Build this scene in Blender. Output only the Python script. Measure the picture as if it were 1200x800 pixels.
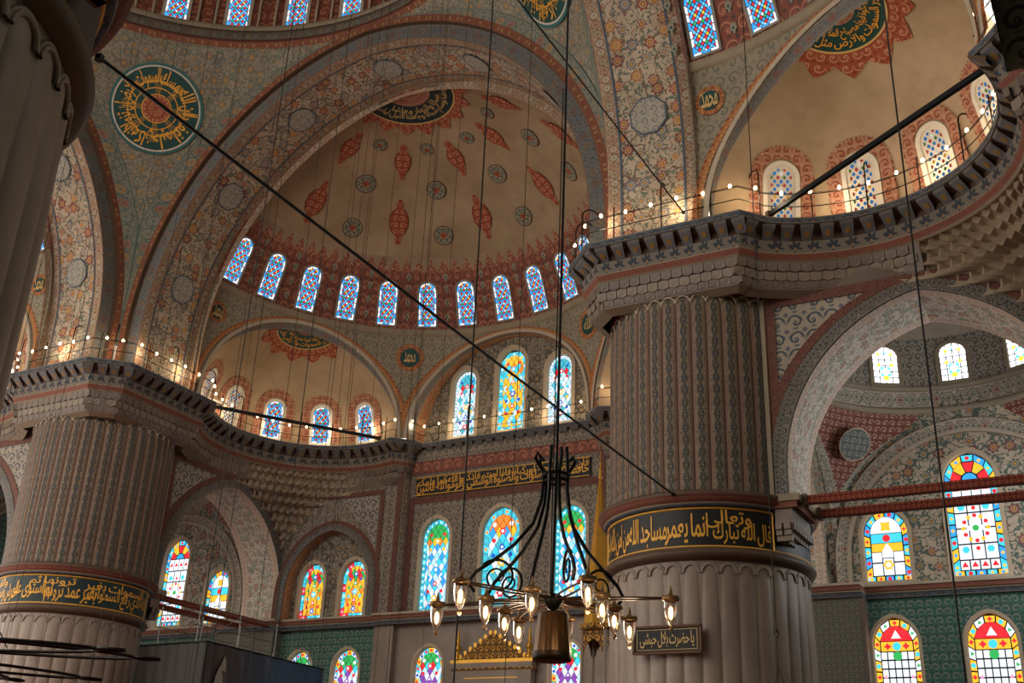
import bpy, bmesh, math, random
from mathutils import Vector, Matrix
from mathutils.geometry import delaunay_2d_cdt
random.seed(7)
PI = math.pi
SC = bpy.context.scene
COL = SC.collection
for o in list(bpy.data.objects): bpy.data.objects.remove(o)

# ------------------------------------------------------------------ camera
CAM = Vector((20.837, -14.886, 1.65)); FPX = 1294.1
_y, _p, _r = math.radians(-29.948), math.radians(23.849), math.radians(2.533)
FW = Vector((math.sin(_y)*math.cos(_p), math.cos(_y)*math.cos(_p), math.sin(_p)))
_r0 = Vector((math.cos(_y), -math.sin(_y), 0)); _u0 = _r0.cross(FW)
RT = _r0*math.cos(_r) + _u0*math.sin(_r); UP = -_r0*math.sin(_r) + _u0*math.cos(_r)
cd = bpy.data.cameras.new('camera'); cam = bpy.data.objects.new('camera', cd); COL.objects.link(cam)
cd.sensor_fit = 'HORIZONTAL'; cd.sensor_width = 36; cd.lens = FPX/1200*36; cd.clip_end = 300; cd.clip_start = .05
cam.matrix_world = Matrix(((RT.x, UP.x, -FW.x, CAM.x), (RT.y, UP.y, -FW.y, CAM.y), (RT.z, UP.z, -FW.z, CAM.z), (0, 0, 0, 1)))
SC.camera = cam

# ------------------------------------------------------------------ world, exposure
SC.view_settings.view_transform = 'Standard'; SC.view_settings.look = 'None'
SC.view_settings.gamma = 1; SC.view_settings.use_curve_mapping = False
SC.view_settings.exposure = 1.0
w = bpy.data.worlds.new('daylight'); SC.world = w; w.use_nodes = True
bg = w.node_tree.nodes['Background']; bg.inputs[0].default_value = (1.0, .93, .84, 1); bg.inputs[1].default_value = 1.9
LAMP_POWER = 13.0        # each warm balcony lamp
GLASS = .78             # brightness of the daylit stained glass

# ------------------------------------------------------------------ materials: a small expression layer over shader nodes
def lin(h):
    h = h.lstrip('#'); c = [int(h[i:i+2], 16)/255 for i in (0, 2, 4)]
    return tuple((x/12.92 if x <= .04045 else ((x+.055)/1.055)**2.4) for x in c) + (1,)
class T:
    """one node tree under construction"""
    def __init__(s, name):
        s.m = bpy.data.materials.new(name); s.m.use_nodes = True; s.t = s.m.node_tree; s.n = s.t.nodes
        s.b = s.n['Principled BSDF']; s.uvn = None
    def uv(s):
        n = s.n.new('ShaderNodeUVMap'); sp = s.n.new('ShaderNodeSeparateXYZ'); s.t.links.new(n.outputs[0], sp.inputs[0])
        return V(s, sp.outputs[0]), V(s, sp.outputs[1])
    def obj(s):
        n = s.n.new('ShaderNodeNewGeometry'); return n.outputs['Position']
    def vec(s, x, y, z=0):
        n = s.n.new('ShaderNodeCombineXYZ')
        for i, a in enumerate((x, y, z)):
            if isinstance(a, V): s.t.links.new(a.s, n.inputs[i])
            else: n.inputs[i].default_value = a
        return n.outputs[0]
    def noise(s, vec, scale=1, detail=2, rough=.5, dist=0):
        n = s.n.new('ShaderNodeTexNoise'); s.t.links.new(vec, n.inputs['Vector'])
        n.inputs['Scale'].default_value = scale; n.inputs['Detail'].default_value = detail; n.inputs['Roughness'].default_value = rough; n.inputs['Distortion'].default_value = dist
        return V(s, n.outputs[0])
    def voro(s, vec, scale=1, rnd=.8):
        n = s.n.new('ShaderNodeTexVoronoi'); n.voronoi_dimensions = '2D'; s.t.links.new(vec, n.inputs['Vector'])
        n.inputs['Scale'].default_value = scale; n.inputs['Randomness'].default_value = rnd
        sp = s.n.new('ShaderNodeSeparateColor'); s.t.links.new(n.outputs['Color'], sp.inputs[0])
        sc = s.n.new('ShaderNodeVectorMath'); sc.operation = 'SCALE'; s.t.links.new(vec, sc.inputs[0]); sc.inputs[3].default_value = scale
        ps = s.n.new('ShaderNodeVectorMath'); ps.operation = 'SCALE'; s.t.links.new(n.outputs['Position'], ps.inputs[0]); ps.inputs[3].default_value = scale
        su = s.n.new('ShaderNodeVectorMath'); su.operation = 'SUBTRACT'; s.t.links.new(sc.outputs[0], su.inputs[0]); s.t.links.new(ps.outputs[0], su.inputs[1])
        sx = s.n.new('ShaderNodeSeparateXYZ'); s.t.links.new(su.outputs[0], sx.inputs[0])
        return V(s, n.outputs['Distance']), V(s, sp.outputs[0]), V(s, sx.outputs[0]), V(s, sx.outputs[1]), V(s, sp.outputs[1])
    def mix(s, f, a, b):
        n = s.n.new('ShaderNodeMix'); n.data_type = 'RGBA'
        if isinstance(f, V): s.t.links.new(f.s, n.inputs[0])
        else: n.inputs[0].default_value = f
        for i, c in ((6, a), (7, b)):
            if isinstance(c, str): n.inputs[i].default_value = lin(c)
            elif isinstance(c, tuple): n.inputs[i].default_value = c
            else: s.t.links.new(c, n.inputs[i])
        return n.outputs[2]
    def ramp(s, f, cols):
        n = s.n.new('ShaderNodeValToRGB'); s.t.links.new(f.s, n.inputs[0]); r = n.color_ramp; r.interpolation = 'CONSTANT'
        while len(r.elements) < len(cols): r.elements.new(1)
        for i, c in enumerate(cols): r.elements[i].position = i/len(cols); r.elements[i].color = lin(c)
        return n.outputs[0]
    def grime(s, col, amt=.35, scale=.8):
        """soft uneven ageing of the paint"""
        g = s.noise(s.obj(), scale, 5, .65)
        return s.mix(V.clampf((g - .35)*2.2)*amt, col, '#4a3a2c')
    def done(s, col, rough=.75, metal=0, bump=None, bs=.1, spec=.3):
        if isinstance(col, (str, tuple)): s.b.inputs['Base Color'].default_value = lin(col) if isinstance(col, str) else col
        else: s.t.links.new(col, s.b.inputs['Base Color'])
        s.b.inputs['Roughness'].default_value = rough; s.b.inputs['Metallic'].default_value = metal; s.b.inputs['Specular IOR Level'].default_value = spec
        if bump is not None:
            n = s.n.new('ShaderNodeBump'); n.inputs['Strength'].default_value = bs; n.inputs['Distance'].default_value = .05
            s.t.links.new(bump.s, n.inputs['Height']); s.t.links.new(n.outputs[0], s.b.inputs['Normal'])
        return s.m
class V:
    def __init__(s, t, sock): s.t = t; s.s = sock
    def _m(s, op, *a):
        n = s.t.n.new('ShaderNodeMath'); n.operation = op
        for i, x in enumerate((s,) + a):
            if isinstance(x, V): s.t.t.links.new(x.s, n.inputs[i])
            else: n.inputs[i].default_value = x
        return V(s.t, n.outputs[0])
    def __add__(s, o): return s._m('ADD', o)
    __radd__ = __add__
    def __sub__(s, o): return s._m('SUBTRACT', o)
    def __mul__(s, o): return s._m('MULTIPLY', o)
    __rmul__ = __mul__
    def __truediv__(s, o): return s._m('DIVIDE', o)
    def __lt__(s, o): return s._m('LESS_THAN', o)
    def __gt__(s, o): return s._m('GREATER_THAN', o)
    def __mod__(s, o): return s._m('FLOORED_MODULO', o)
    def abs(s): return s._m('ABSOLUTE')
    def sin(s): return s._m('SINE')
    def cos(s): return s._m('COSINE')
    def sqrt(s): return s._m('SQRT')
    def floor(s): return s._m('FLOOR')
    def fract(s): return s._m('FRACT')
    def atan2(s, o): return s._m('ARCTAN2', o)
    def max(s, o): return s._m('MAXIMUM', o)
    def min(s, o): return s._m('MINIMUM', o)
    def clampf(s):
        n = s.t.n.new('ShaderNodeClamp'); s.t.t.links.new(s.s, n.inputs[0]); return V(s.t, n.outputs[0])
    def pp(s): return (s.fract() - .5).abs()        # triangle wave 0..0.5
MAT = {}
def flat(name, col, rough=.7, metal=0, spec=.3, var=0):
    t = T(name); c = col
    if var: c = t.mix(V.clampf(t.noise(t.obj(), 3.1, 4)*1.6 - .3)*var, col, '#2a2018')
    MAT[name] = t.done(c, rough, metal, spec=spec); return MAT[name]
def emis(name, col, k, var=.25):
    t = T(name); t.n.remove(t.b); e = t.n.new('ShaderNodeEmission')
    g = t.noise(t.obj(), 5.0, 2)
    c = t.mix(V.clampf(g*1.5 - .25)*var, col, tuple(min(1, x*1.6 + .05) for x in lin(col)[:3]) + (1,))
    t.t.links.new(c, e.inputs[0]); e.inputs[1].default_value = k
    t.t.links.new(e.outputs[0], t.n['Material Output'].inputs[0]); MAT[name] = t.m; return t.m

def m_floral(name, bg, cols, vine, cell=.55, grime=.4, leaf='#5f6a5c'):
    t = T(name); u, v = t.uv(); p = t.vec(u/cell, v/cell)
    d, r, x, y, r2 = t.voro(p, 1, .55); th = y.atan2(x)
    c = t.mix(.0, bg, bg)
    w = t.noise(p, 1.15, 1, .4, .6); c = t.mix(((w - .5).abs() < .022), c, vine)
    w2 = t.noise(t.vec(u/cell + 7.3, v/cell*1.1), 2.1, 1, .4, .8); c = t.mix(((w2 - .48).abs() < .03), c, leaf)
    dl, rl, xl, yl, _ = t.voro(p, 3.1, .9); c = t.mix((dl < .24)*(rl < .45), c, leaf)
    pet = t.ramp(r, cols)
    c = t.mix(d < ((th*7.0).cos()*.07 + .36)*(r2*.45 + .6), c, vine)
    c = t.mix(d < ((th*7.0).cos()*.07 + .31)*(r2*.45 + .6), c, pet)
    c = t.mix(((d - .17).abs() < .025), c, bg); c = t.mix(d < .09, c, '#b98b3e')
    MAT[name] = t.done(t.grime(c, grime)); return MAT[name]
def m_scroll(name, bg, line, cols, W, edge, ring=None, grime=.35, k=1.0):
    """a painted band: roundels in a running vine between border lines; v is 0..W across, u metres along"""
    t = T(name); u, v = t.uv(); a = u/(W*.62*k); b = v/W
    cu = a.fract() - .5; cv = (b - .5)*1.25; r = (cu*cu + cv*cv).sqrt(); th = cv.atan2(cu)
    idn = a.floor(); par = (idn*.37).fract()
    c = t.mix(0., bg, bg)
    wv = ((a*PI).sin()*.3 - (b - .5)*1.15).abs(); c = t.mix(wv < .05, c, line)
    wn = t.noise(t.vec(u/W*5, v/W*5), 1, 1, .5, .5); c = t.mix(((wn - .5).abs() < .03), c, line)
    c = t.mix((r - .40).abs() < .035, c, ring or line)
    c = t.mix(r < .36, c, bg)
    c = t.mix(r < (th*8.0).cos()*.045 + .27, c, t.ramp(par, cols))
    c = t.mix((r - .16).abs() < .03, c, bg); c = t.mix(r < .07, c, line)
    e = (b - .5).abs(); c = t.mix(e > .41, c, edge); c = t.mix((e - .44).abs() < .018, c, bg)
    MAT[name] = t.done(t.grime(c, grime)); return MAT[name]
def m_arab(name, bg, fg, fg2, cell=.6, th=.16, grime=.35, dots=None):
    """scrolling arabesque: mirrored spirals with a flower at each heart and leaves between"""
    t = T(name); u, v = t.uv(); a = u/cell; b = v/cell
    ia = a.floor(); ib = b.floor(); sg = ((ia + ib)*.5).fract()*4. - 1.
    cu = (a.fract() - .5)*sg; cv = b.fract() - .5; r = (cu*cu + cv*cv).sqrt(); ang = cv.atan2(cu)
    sp = (ang/(2*PI) + r*2.3).fract(); arm = (sp < th*1.75)*(r < .47)
    tw = ((ang*3.).sin()*.5 + (r*21.).sin()*.5); leaf = (tw > .62)*(r > .14)*(r < .5)
    dg = (cu.abs() - .5)*(cu.abs() - .5) + (cv.abs() - .5)*(cv.abs() - .5); cor = dg < ((ang*12.).cos()*.006 + .02)
    c = t.mix(leaf, bg, fg2); c = t.mix(arm, c, fg); c = t.mix(cor, c, fg2)
    c = t.mix(r < (ang*6.).cos()*.025 + .105, c, dots or fg); c = t.mix(r < .04, c, bg)
    MAT[name] = t.done(t.grime(c, grime)); return MAT[name]

INK = '#3b4148'
# painted surfaces
m_floral('soffit_floral', '#b3a28b', ['#8f4a33', '#5b6a76', '#a0522f', '#6d7680', '#b07a3a', '#7b3b2c'], '#7a5a48', .52)
m_floral('pendentive_floral', '#8f8673', ['#6b6f68', '#7d5a48', '#55635e', '#75705f', '#8a6f45'], '#6a6a5c', .42, .45)
m_floral('bay_floral', '#b1a08a', ['#7a3a30', '#4e5c54', '#8b5145', '#5b6657'], '#4e5c54', .5, .3, '#54655a')
m_floral('niche_floral', '#8d8271', ['#4c4a42', '#5e5a4e', '#43453f'], '#4a483f', .5, .35, '#55534a')
m_floral('light_floral', '#d6c8b6', ['#9d6a5a', '#7f8878', '#aa7a68', '#8d9486'], '#8d9486', .36, .12, '#969a8a')
m_scroll('soffit_scroll', '#a8957c', '#7b4a38', ['#a39a86', '#8a5a46', '#9aa097', '#7d7a5e'], .42, '#84503c', '#6f4a3a')
m_scroll('face_scroll', '#6f6a63', '#454b50', ['#6b3a2e', '#4d5a66', '#7a5a3c', '#50605c'], .55, '#5a4a40', '#4a5258')
m_scroll('red_mould', '#8a5a40', '#5b2a20', ['#a08455', '#7b3426'], .28, '#5d2e24')
m_scroll('pend_scroll', '#7d7a68', '#4c5f5c', ['#9a7038', '#6f7668', '#8a4a34', '#7a7460'], .85, '#3f605e', '#50615c')
m_scroll('drum_scroll', '#6a6152', '#4b4a42', ['#7d6a4a', '#5d3a30', '#5e6a66'], .42, '#51352b')
m_scroll('dark_scallop', '#7c766c', '#34373b', ['#45484c', '#3c4046', '#4a4440'], .4, '#41444a', '#33363a')
m_scroll('warm_soffit_scroll', '#b08a66', '#8b4a34', ['#9a5038', '#a08a6c', '#7d7458'], .5, '#9a6240')
m_scroll('bay_scroll', '#bfae98', '#55655c', ['#7b3a34', '#5b6c60', '#6a7466', '#5b6c60'], .6, '#6e6a5c', '#5b6c60')
m_scroll('red_strip', '#8a5a46', '#5a2420', ['#6a2a24', '#7a4434'], .16, '#6a3a2e')
m_scroll('red_strip_wide', '#6e4a3c', '#4a241e', ['#5e2a24', '#6a4034'], .3, '#53342b')
m_scroll('grey_dot_band', '#7c7870', '#55585a', ['#8a4a30', '#66686a'], .4, '#8a8478', '#666a6c', k=1.6)
m_arab('red_arab', '#80483a', '#ad765a', '#54403a', 0.5, .13)
m_arab('grey_arab', '#8f8570', '#6a6a5c', '#7b7564', 0.42, .16)
m_arab('blue_arab', '#9a8f7f', '#3f4a57', '#5a6068', .46, .15)
m_arab('dark_wall_arab', '#8a7f70', '#565249', '#68625a', 0.36, .2)
m_arab('tan_arab', '#a8977f', '#5b574c', '#8a7a66', 0.36, .18)
m_arab('iznik_tile', '#3d665b', '#948a7c', '#27493f', 0.27, .13, .2, '#1d5a4c')
m_arab('iznik_tile_fine', '#6f6a5f', '#2b5046', '#6a4a40', 0.17, .2, .2, '#24564a')
m_arab('red_spandrel', '#7a4438', '#b59c84', '#62372e', 0.24, .14, .2)
m_arab('filigree_red', '#94492f', '#b98c6c', '#7b3524', 0.3, .13, .15)
m_arab('filigree_pink', '#a2735a', '#7b3a2a', '#b08a70', 0.26, .2, .2)
m_arab('filigree_green', '#8b8672', '#1c3f3c', '#35524c', 0.3, .14, .1)
m_arab('disc_scroll', '#5d6664', '#9a9484', '#47504f', .22, .14, .2)
m_arab('bay_panel', '#9a8f80', '#4f5652', '#6a6c64', .3, .2, .2)
m_arab('drum_red', '#7b4030', '#a8714e', '#54302a', 0.5, .14, .2)
m_arab('gilt_lace', '#5a3f1c', '#c8923a', '#8a6224', 0.25, .2, .1)
m_arab('orange_trim', '#a2693c', '#7b3a22', '#b98a58', 0.24, .16, .2)
m_arab('tie_paint', '#6a2418', '#a05a34', '#3c1812', 0.12, .16, .1)
m_arab('light_border', '#cbb9a4', '#a8796a', '#bda48e', .22, .12, .12)
m_arab('oct_knot', '#a09a8a', '#6a7074', '#8a8a84', 0.3, .14, .2)

def m_plaster(name, a, b):
    t = T(name); g = t.noise(t.obj(), .55, 6, .6); g2 = t.noise(t.obj(), 2.4, 5, .6, .4)
    c = t.mix(V.clampf((g - .36)*2.6), a, b); c = t.mix(V.clampf((g2 - .5)*3.)*.3, c, '#6a5844')
    MAT[name] = t.done(c, .85, bump=g2, bs=.05)
m_plaster('plaster', '#a38d70', '#856f53')
m_plaster('plaster_warm', '#ab957a', '#8f7a5c')
m_plaster('plaster_pale', '#aa9c8b', '#968671')
def m_marble(name, a, b, vein):
    t = T(name); p = t.obj(); g = t.noise(p, .7, 6, .6, .5); h = t.noise(p, 1.5, 6, .65, 1.4)
    c = t.mix(V.clampf((g - .32)*2.4), a, b); c = t.mix(V.clampf((h - .52)*3.5)*.35, c, vein)
    MAT[name] = t.done(c, .5, bump=g, bs=.03, spec=.4)
m_marble('marble', '#8d7d6e', '#746456', '#564840')
m_marble('stone_block', '#6c5d50', '#584b40', '#453b33')
m_marble('muqarnas_stone', '#a3917a', '#8b7a64', '#6b5c4a')
m_marble('stone_pale', '#7c6d5c', '#685a4a', '#50453a')
def m_flutepaint():
    t = T('flute_paint'); u, v = t.uv(); cu = u.fract() - .5; e = cu.abs(); b = v/.62; idn = u.floor()
    c = t.mix(0., '#796a5a', '#796a5a')
    sx = ((b + idn*.5)*2*PI).sin()*.15; c = t.mix((cu - sx).abs() < .085, c, '#54492a')
    c = t.mix((cu + sx).abs() < .06, c, '#333a40')
    yy = ((b*2.0 + idn).fract() - .5)*.85; xx = cu*1.15; r = (xx*xx + yy*yy).sqrt(); th = yy.atan2(xx)
    c = t.mix(r < (th*6.).cos()*.05 + .2, c, '#333d4a'); c = t.mix(r < .08, c, '#7d6a48')
    wn = t.noise(t.vec(u*6, v*7), 1, 1); c = t.mix((wn - .5).abs() < .025, c, '#4a463c')
    c = t.mix(e > .35, c, '#83705f'); c = t.mix((e - .385).abs() < .02, c, '#74382b'); c = t.mix(e > .45, c, '#57493e')
    MAT['flute_paint'] = t.done(t.grime(c, .3))
m_flutepaint()
def m_palmette(name, bg, leaf, W):
    t = T(name); u, v = t.uv(); a = u/.42; b = v/W; cu = (a.fract() - .5)*1.3; cv = b - .25
    r = (cu*cu + cv*cv).sqrt(); th = cv.atan2(cu)
    c = t.mix((r < (th*7.).cos()*.1 + .42)*(cv > -.02), bg, leaf); c = t.mix((cu.abs() < .07)*(cv < .1), c, leaf); c = t.mix(r < .1, c, '#8a6a44')
    c = t.mix(((b - .5).abs() > .45), c, '#8a7a66')
    MAT[name] = t.done(t.grime(c, .3))
m_palmette('palmette', '#6e665c', '#2a3540', .45); m_palmette('dentil_blue', '#4d535a', '#2f3a46', .16)
def m_fringe(name, bg, fg):
    t = T(name); u, v = t.uv(); a = u/.62; e = a.pp()*2.0; h = (1. - e)*.62 + ((a*4.).fract() - .5).abs()*.2 + .12 if False else None
    e2 = a.pp()
    tip = (e2*(-1.9) + 1.0)*.95
    c = t.mix(v < tip, bg, fg); n = t.noise(t.vec(u*7, v*7), 1, 1); c = t.mix(((n - .5).abs() < .035)*(v < tip), c, '#b59376')
    MAT[name] = t.done(t.grime(c, .3))
m_fringe('fringe', '#97826a', '#84402e')
m_fringe('fringe_orange', '#ac9577', '#8f4f34')
# plain things
flat('gold', '#b8862e', .35, .75, .5, .3); flat('gold_paint', '#d39c36', .5, .1); flat('gold_pale', '#c2a566', .55, .05)
flat('iron', '#14130f', .5, .6); flat('cable_black', '#0c0b0a', .6); flat('wire_dark', '#1d1915', .7); flat('steel_blue', '#1b2022', .45, .5)
flat('band_teal', '#12292a', .5); flat('band_black', '#141411', .5); flat('disc_green', '#123f3b', .55); flat('disc_dark', '#14282c', .55)
flat('white_line', '#b9b2a2', .6); flat('teal_line', '#2f6160', .6); flat('disc_red', '#7d2f18', .6)
flat('window_plaster', '#b5a793', .8, var=.25); flat('window_white', '#cfc7b8', .8); flat('lead_dark', '#2a2c30', .7); flat('reveal_cream', '#b8a68c', .8, var=.2)
flat('moulding', '#94866f', .7, var=.3); flat('pale_moulding', '#b0a18b', .7, var=.2); flat('dark_moulding', '#54402f', .55, var=.3); flat('bracket_brown', '#4b3527', .7, var=.3)
flat('bracket_blue', '#6c6e72', .7, var=.4); flat('bracket_pale', '#5f5c58', .7, var=.3); flat('rosette', '#8a6a38', .6); flat('red_line', '#6f2e24', .7); flat('blue_line', '#46525e', .7)
flat('carpet', '#7a2a22', .95, var=.3); flat('lead_grey', '#8a8478', .7); flat('banner_dark', '#2a2624', .6, var=.3); flat('pipe', '#77706a', .4, .7)
flat('bronze', '#4a3420', .38, .85, .5); flat('bronze_dark', '#241a10', .5, .7); flat('lamp_cap', '#8a6a48', .4, .6); flat('wood_frame', '#5b3416', .5, var=.2)
flat('fixture_white', '#c9c4ba', .5)
GL = dict(white='#dfe6ee', blue='#2f8fd8', cyan='#3bb8d6', deep='#1d4fa8', red='#c8242c', yellow='#e8a92c', green='#2f9a4c', teal='#3f9fae', pink='#d98aa8', orange='#d9772a', violet='#7a3f98', pale='#a9d4e2', sky='#5fb0ea')
for k, v in GL.items(): emis('glass_'+k, v, GLASS*(.88 if k == 'white' else 1.0))
for k, v in GL.items(): emis('bright_'+k, v, GLASS*(3.2 if k == 'white' else 1.6))
for k, v in GL.items(): emis('boosted_'+k, v, GLASS*(16 if k == 'white' else 8))  # glass for unseen side-wall windows, emission raised to light the bay
GD = dict(blue='#2a6ea6', red='#a03a30', yellow='#c98f34', green='#466a3c', white='#cfc8b8')
for k, v in GD.items(): emis('dull_'+k, v, .45)
emis('bulb', '#ffd6a0', 9, 0); emis('filament', '#ffc27a', 3.4, 0)
def m_clear():
    t = T('lamp_glass'); b = t.b; b.inputs['Base Color'].default_value = (1, .9, .8, 1); b.inputs['Transmission Weight'].default_value = .95
    b.inputs['Roughness'].default_value = .08; b.inputs['IOR'].default_value = 1.15; MAT['lamp_glass'] = t.m
m_clear()
def m_banner():
    t = T('banner_print'); u, v = t.uv()
    c = t.mix(V.clampf(u*.35 - .5), '#3a3430', '#2a4a66'); f = t.noise(t.vec(u*3, v*.8), 1, 3)
    c = t.mix(V.clampf((f - .55)*4.)*.35, c, '#8a8a90'); MAT['banner_print'] = t.done(c, .35, bump=f, bs=.5)
m_banner()

# ------------------------------------------------------------------ mesh helpers
ORG = {}
def org(o):
    while o is not None and o.parent is not None: o = o.parent
    return ORG.get(o.name) if o is not None else None
class MB:
    def __init__(s): s.v = []; s.f = []; s.u = []; s.m = []; s.mats = []
    def mi(s, name):
        if name not in s.mats: s.mats.append(name)
        return s.mats.index(name)
    def vert(s, p): s.v.append(tuple(p)); return len(s.v) - 1
    def face(s, idx, uv=None, mat=None):
        s.f.append(tuple(idx)); s.u.append(uv or [(0, 0)]*len(idx)); s.m.append(s.mi(mat) if mat else 0)
    def poly(s, pts, uv=None, mat=None):
        b = len(s.v); s.v += [tuple(p) for p in pts]; s.face(range(b, b+len(pts)), uv, mat)
    def grid(s, fn, nu, nv, mat, uvf=None, close=False):
        """fn(i,j) -> point for i in 0..nu, j in 0..nv"""
        b = len(s.v)
        for i in range(nu+1):
            for j in range(nv+1): s.v.append(tuple(fn(i, j)))
        for i in range(nu):
            for j in range(nv):
                q = [(i, j), (i+1, j), (i+1, j+1), (i, j+1)]
                s.face([b + a*(nv+1) + c for a, c in q], [uvf(a, c) for a, c in q] if uvf else None, mat)
    def box(s, c, sz, mat, ax=None):
        """box centre c, full size sz, optional axes (3 vectors)"""
        ax = ax or (Vector((1, 0, 0)), Vector((0, 1, 0)), Vector((0, 0, 1))); c = Vector(c)
        P = [c + ax[0]*(sz[0]/2*i) + ax[1]*(sz[1]/2*j) + ax[2]*(sz[2]/2*k) for i in (-1, 1) for j in (-1, 1) for k in (-1, 1)]
        b = len(s.v); s.v += [tuple(p) for p in P]
        for f, (x, y) in (((0, 1, 3, 2), (1, 2)), ((4, 6, 7, 5), (1, 2)), ((0, 4, 5, 1), (0, 2)), ((2, 3, 7, 6), (0, 2)), ((0, 2, 6, 4), (0, 1)), ((1, 5, 7, 3), (0, 1))):
            uv = []
            for i in f:
                co = (((i >> 2) & 1)*sz[0], ((i >> 1) & 1)*sz[1], (i & 1)*sz[2]); uv.append((co[x], co[y]))
            s.face([b+i for i in f], uv, mat)
    def tube(s, pts, r, mat, n=6, caps=False):
        pts = [Vector(p) for p in pts]; b = len(s.v); L = len(pts); up = None
        for i, p in enumerate(pts):
            d = (pts[min(i+1, L-1)] - pts[max(i-1, 0)]).normalized()
            a = d.cross(Vector((0, 0, 1)) if abs(d.z) < .95 else Vector((1, 0, 0))).normalized() if up is None else (up - d*up.dot(d)).normalized()
            up = a; c = d.cross(a); rr = r[i] if isinstance(r, (list, tuple)) else r
            for k in range(n): s.v.append(tuple(p + (a*math.cos(2*PI*k/n) + c*math.sin(2*PI*k/n))*rr))
        for i in range(L-1):
            for k in range(n): s.face([b+i*n+k, b+i*n+(k+1) % n, b+(i+1)*n+(k+1) % n, b+(i+1)*n+k], None, mat)
        if caps:
            s.face([b+k for k in range(n)][::-1], None, mat); s.face([b+(L-1)*n+k for k in range(n)], None, mat)
    def lathe(s, prof, c, mat, n=24, a0=0, a1=2*PI):
        """prof [(r,z)...] round the vertical axis at c"""
        L = 0; ls = [0]
        for (r0, z0), (r1, z1) in zip(prof, prof[1:]): L += math.hypot(r1-r0, z1-z0); ls.append(L)
        s.grid(lambda i, j: (c[0] + prof[j][0]*math.cos(a0+(a1-a0)*i/n), c[1] + prof[j][0]*math.sin(a0+(a1-a0)*i/n), c[2] + prof[j][1]), n, len(prof)-1, mat,
               lambda i, j: ((a0+(a1-a0)*i/n)*max(p[0] for p in prof), ls[j]))
    def build(s, name, parent=None, smooth=False, kind=None, X=None):
        if X: s.v = [X(p) for p in s.v]
        off = org(parent)
        vs = [(p[0]-off[0], p[1]-off[1], p[2]-off[2]) for p in s.v] if off is not None else s.v
        me = bpy.data.meshes.new(name); me.from_pydata(vs, [], s.f); uvl = me.uv_layers.new(name='UVMap')
        flatuv = [c for f in s.u for p in f for c in p]; uvl.data.foreach_set('uv', flatuv)
        for m in (s.mats or ['plaster']): me.materials.append(MAT[m])
        me.polygons.foreach_set('material_index', s.m)
        if smooth: me.polygons.foreach_set('use_smooth', [True]*len(s.f))
        me.update(); o = bpy.data.objects.new(name, me); COL.objects.link(o)
        if parent: o.parent = parent
        if kind: o['kind'] = kind
        return o
def thing(name, label, cat, loc=(0, 0, 0), group=None):
    o = bpy.data.objects.new(name, None); COL.objects.link(o); o.location = loc; ORG[o.name] = tuple(loc)
    o['label'] = label; o['category'] = cat; o.empty_display_size = .2
    if group: o['group'] = group
    return o
def copy_tree(o, loc, parent=None):
    c = o.copy(); COL.objects.link(c); c.parent = parent
    if parent is None: c.location = loc; ORG[c.name] = tuple(loc)
    for ch in o.children: copy_tree(ch, None, c)
    return c
def struct(mb, name, smooth=False, parent=None, X=None):
    return mb.build(name, parent, smooth, None if parent else 'structure', X)
# the three arms of the building share one frame (the wall with the gilded niche at +y)
Q = lambda p: p
ROTR = lambda p: (p[1], -p[0], p[2])       # arm at +x
ROTL = lambda p: (-p[1], p[0], p[2])       # arm at -x
def MIR(f): return lambda p: f((-p[0], p[1], p[2]))
def arch(w, h, n=24):
    """pointed arch, left foot to right foot, (s,z)"""
    e = max((h*h - w*w)/(2*w), 0); R = w + e; a = math.atan2(h, e) if e > 0 else PI/2
    k = h/math.sqrt(R*R - e*e)
    L = [(e - R*math.cos(a*i/n), R*math.sin(a*i/n)*k) for i in range(n+1)]
    return L + [(-x, z) for x, z in L[:-1][::-1]]
def arch_half(w, h, z):
    """half width of that arch at height z above its spring"""
    e = max((h*h - w*w)/(2*w), 0); R = w + e
    if z <= 0: return w
    q = R*R - (z*math.sqrt(R*R-e*e)/h)**2
    return max(math.sqrt(q) - e, 0) if q > 0 else 0
def archz(w, h, s):
    s = min(abs(s), w); e = max((h*h - w*w)/(2*w), 0); R = w + e
    return math.sqrt(max(R*R - (s+e)**2, 0))*h/math.sqrt(R*R - e*e)
def lens(pts):
    L = [0]
    for a, b in zip(pts, pts[1:]): L.append(L[-1] + math.dist(a, b))
    return L
def cdt(outline, holes, extra=()):
    """triangulate outline minus holes (lists of 2-D points) -> verts, tris"""
    vs = []; fs = []
    for ring in [outline] + list(holes):
        if sum(a[0]*b_[1]-b_[0]*a[1] for a, b_ in zip(ring, ring[1:]+ring[:1])) < 0: ring = ring[::-1]
        b = len(vs); vs += [Vector(p) for p in ring]; fs.append(list(range(b, b+len(ring))))
    vs += [Vector(p) for p in extra]
    V2, _, F, _, _, of = delaunay_2d_cdt(vs, [], fs, 0, 1e-5)
    keep = [f for f, o in zip(F, of) if 0 in o and not any(i in o for i in range(1, len(holes)+1))]
    return V2, keep
def wall_panel(mb, outline, holes, to3, mat, extra=()):
    V2, F = cdt(outline, holes, extra); b = len(mb.v); mb.v += [tuple(to3(v.x, v.y)) for v in V2]
    for f in F: mb.face([b+i for i in f], [(V2[i].x, V2[i].y) for i in f], mat)
def baruv(q, W=.3):
    x0, x1 = min(p[0] for p in q), max(p[0] for p in q); y0, y1 = min(p[1] for p in q), max(p[1] for p in q)
    return [(p[0], (p[1]-y0)/(y1-y0)*W) if x1-x0 > y1-y0 else (p[1], (p[0]-x0)/(x1-x0)*W) for p in q]
def archpoly(cx, z0, w, hs, h, n=10):
    """closed outline: half width w, straight height hs, arch rise h"""
    return [(cx + x, z0 + hs + z) for x, z in arch(w, h, n)] + [(cx + w, z0), (cx - w, z0)]
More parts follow.
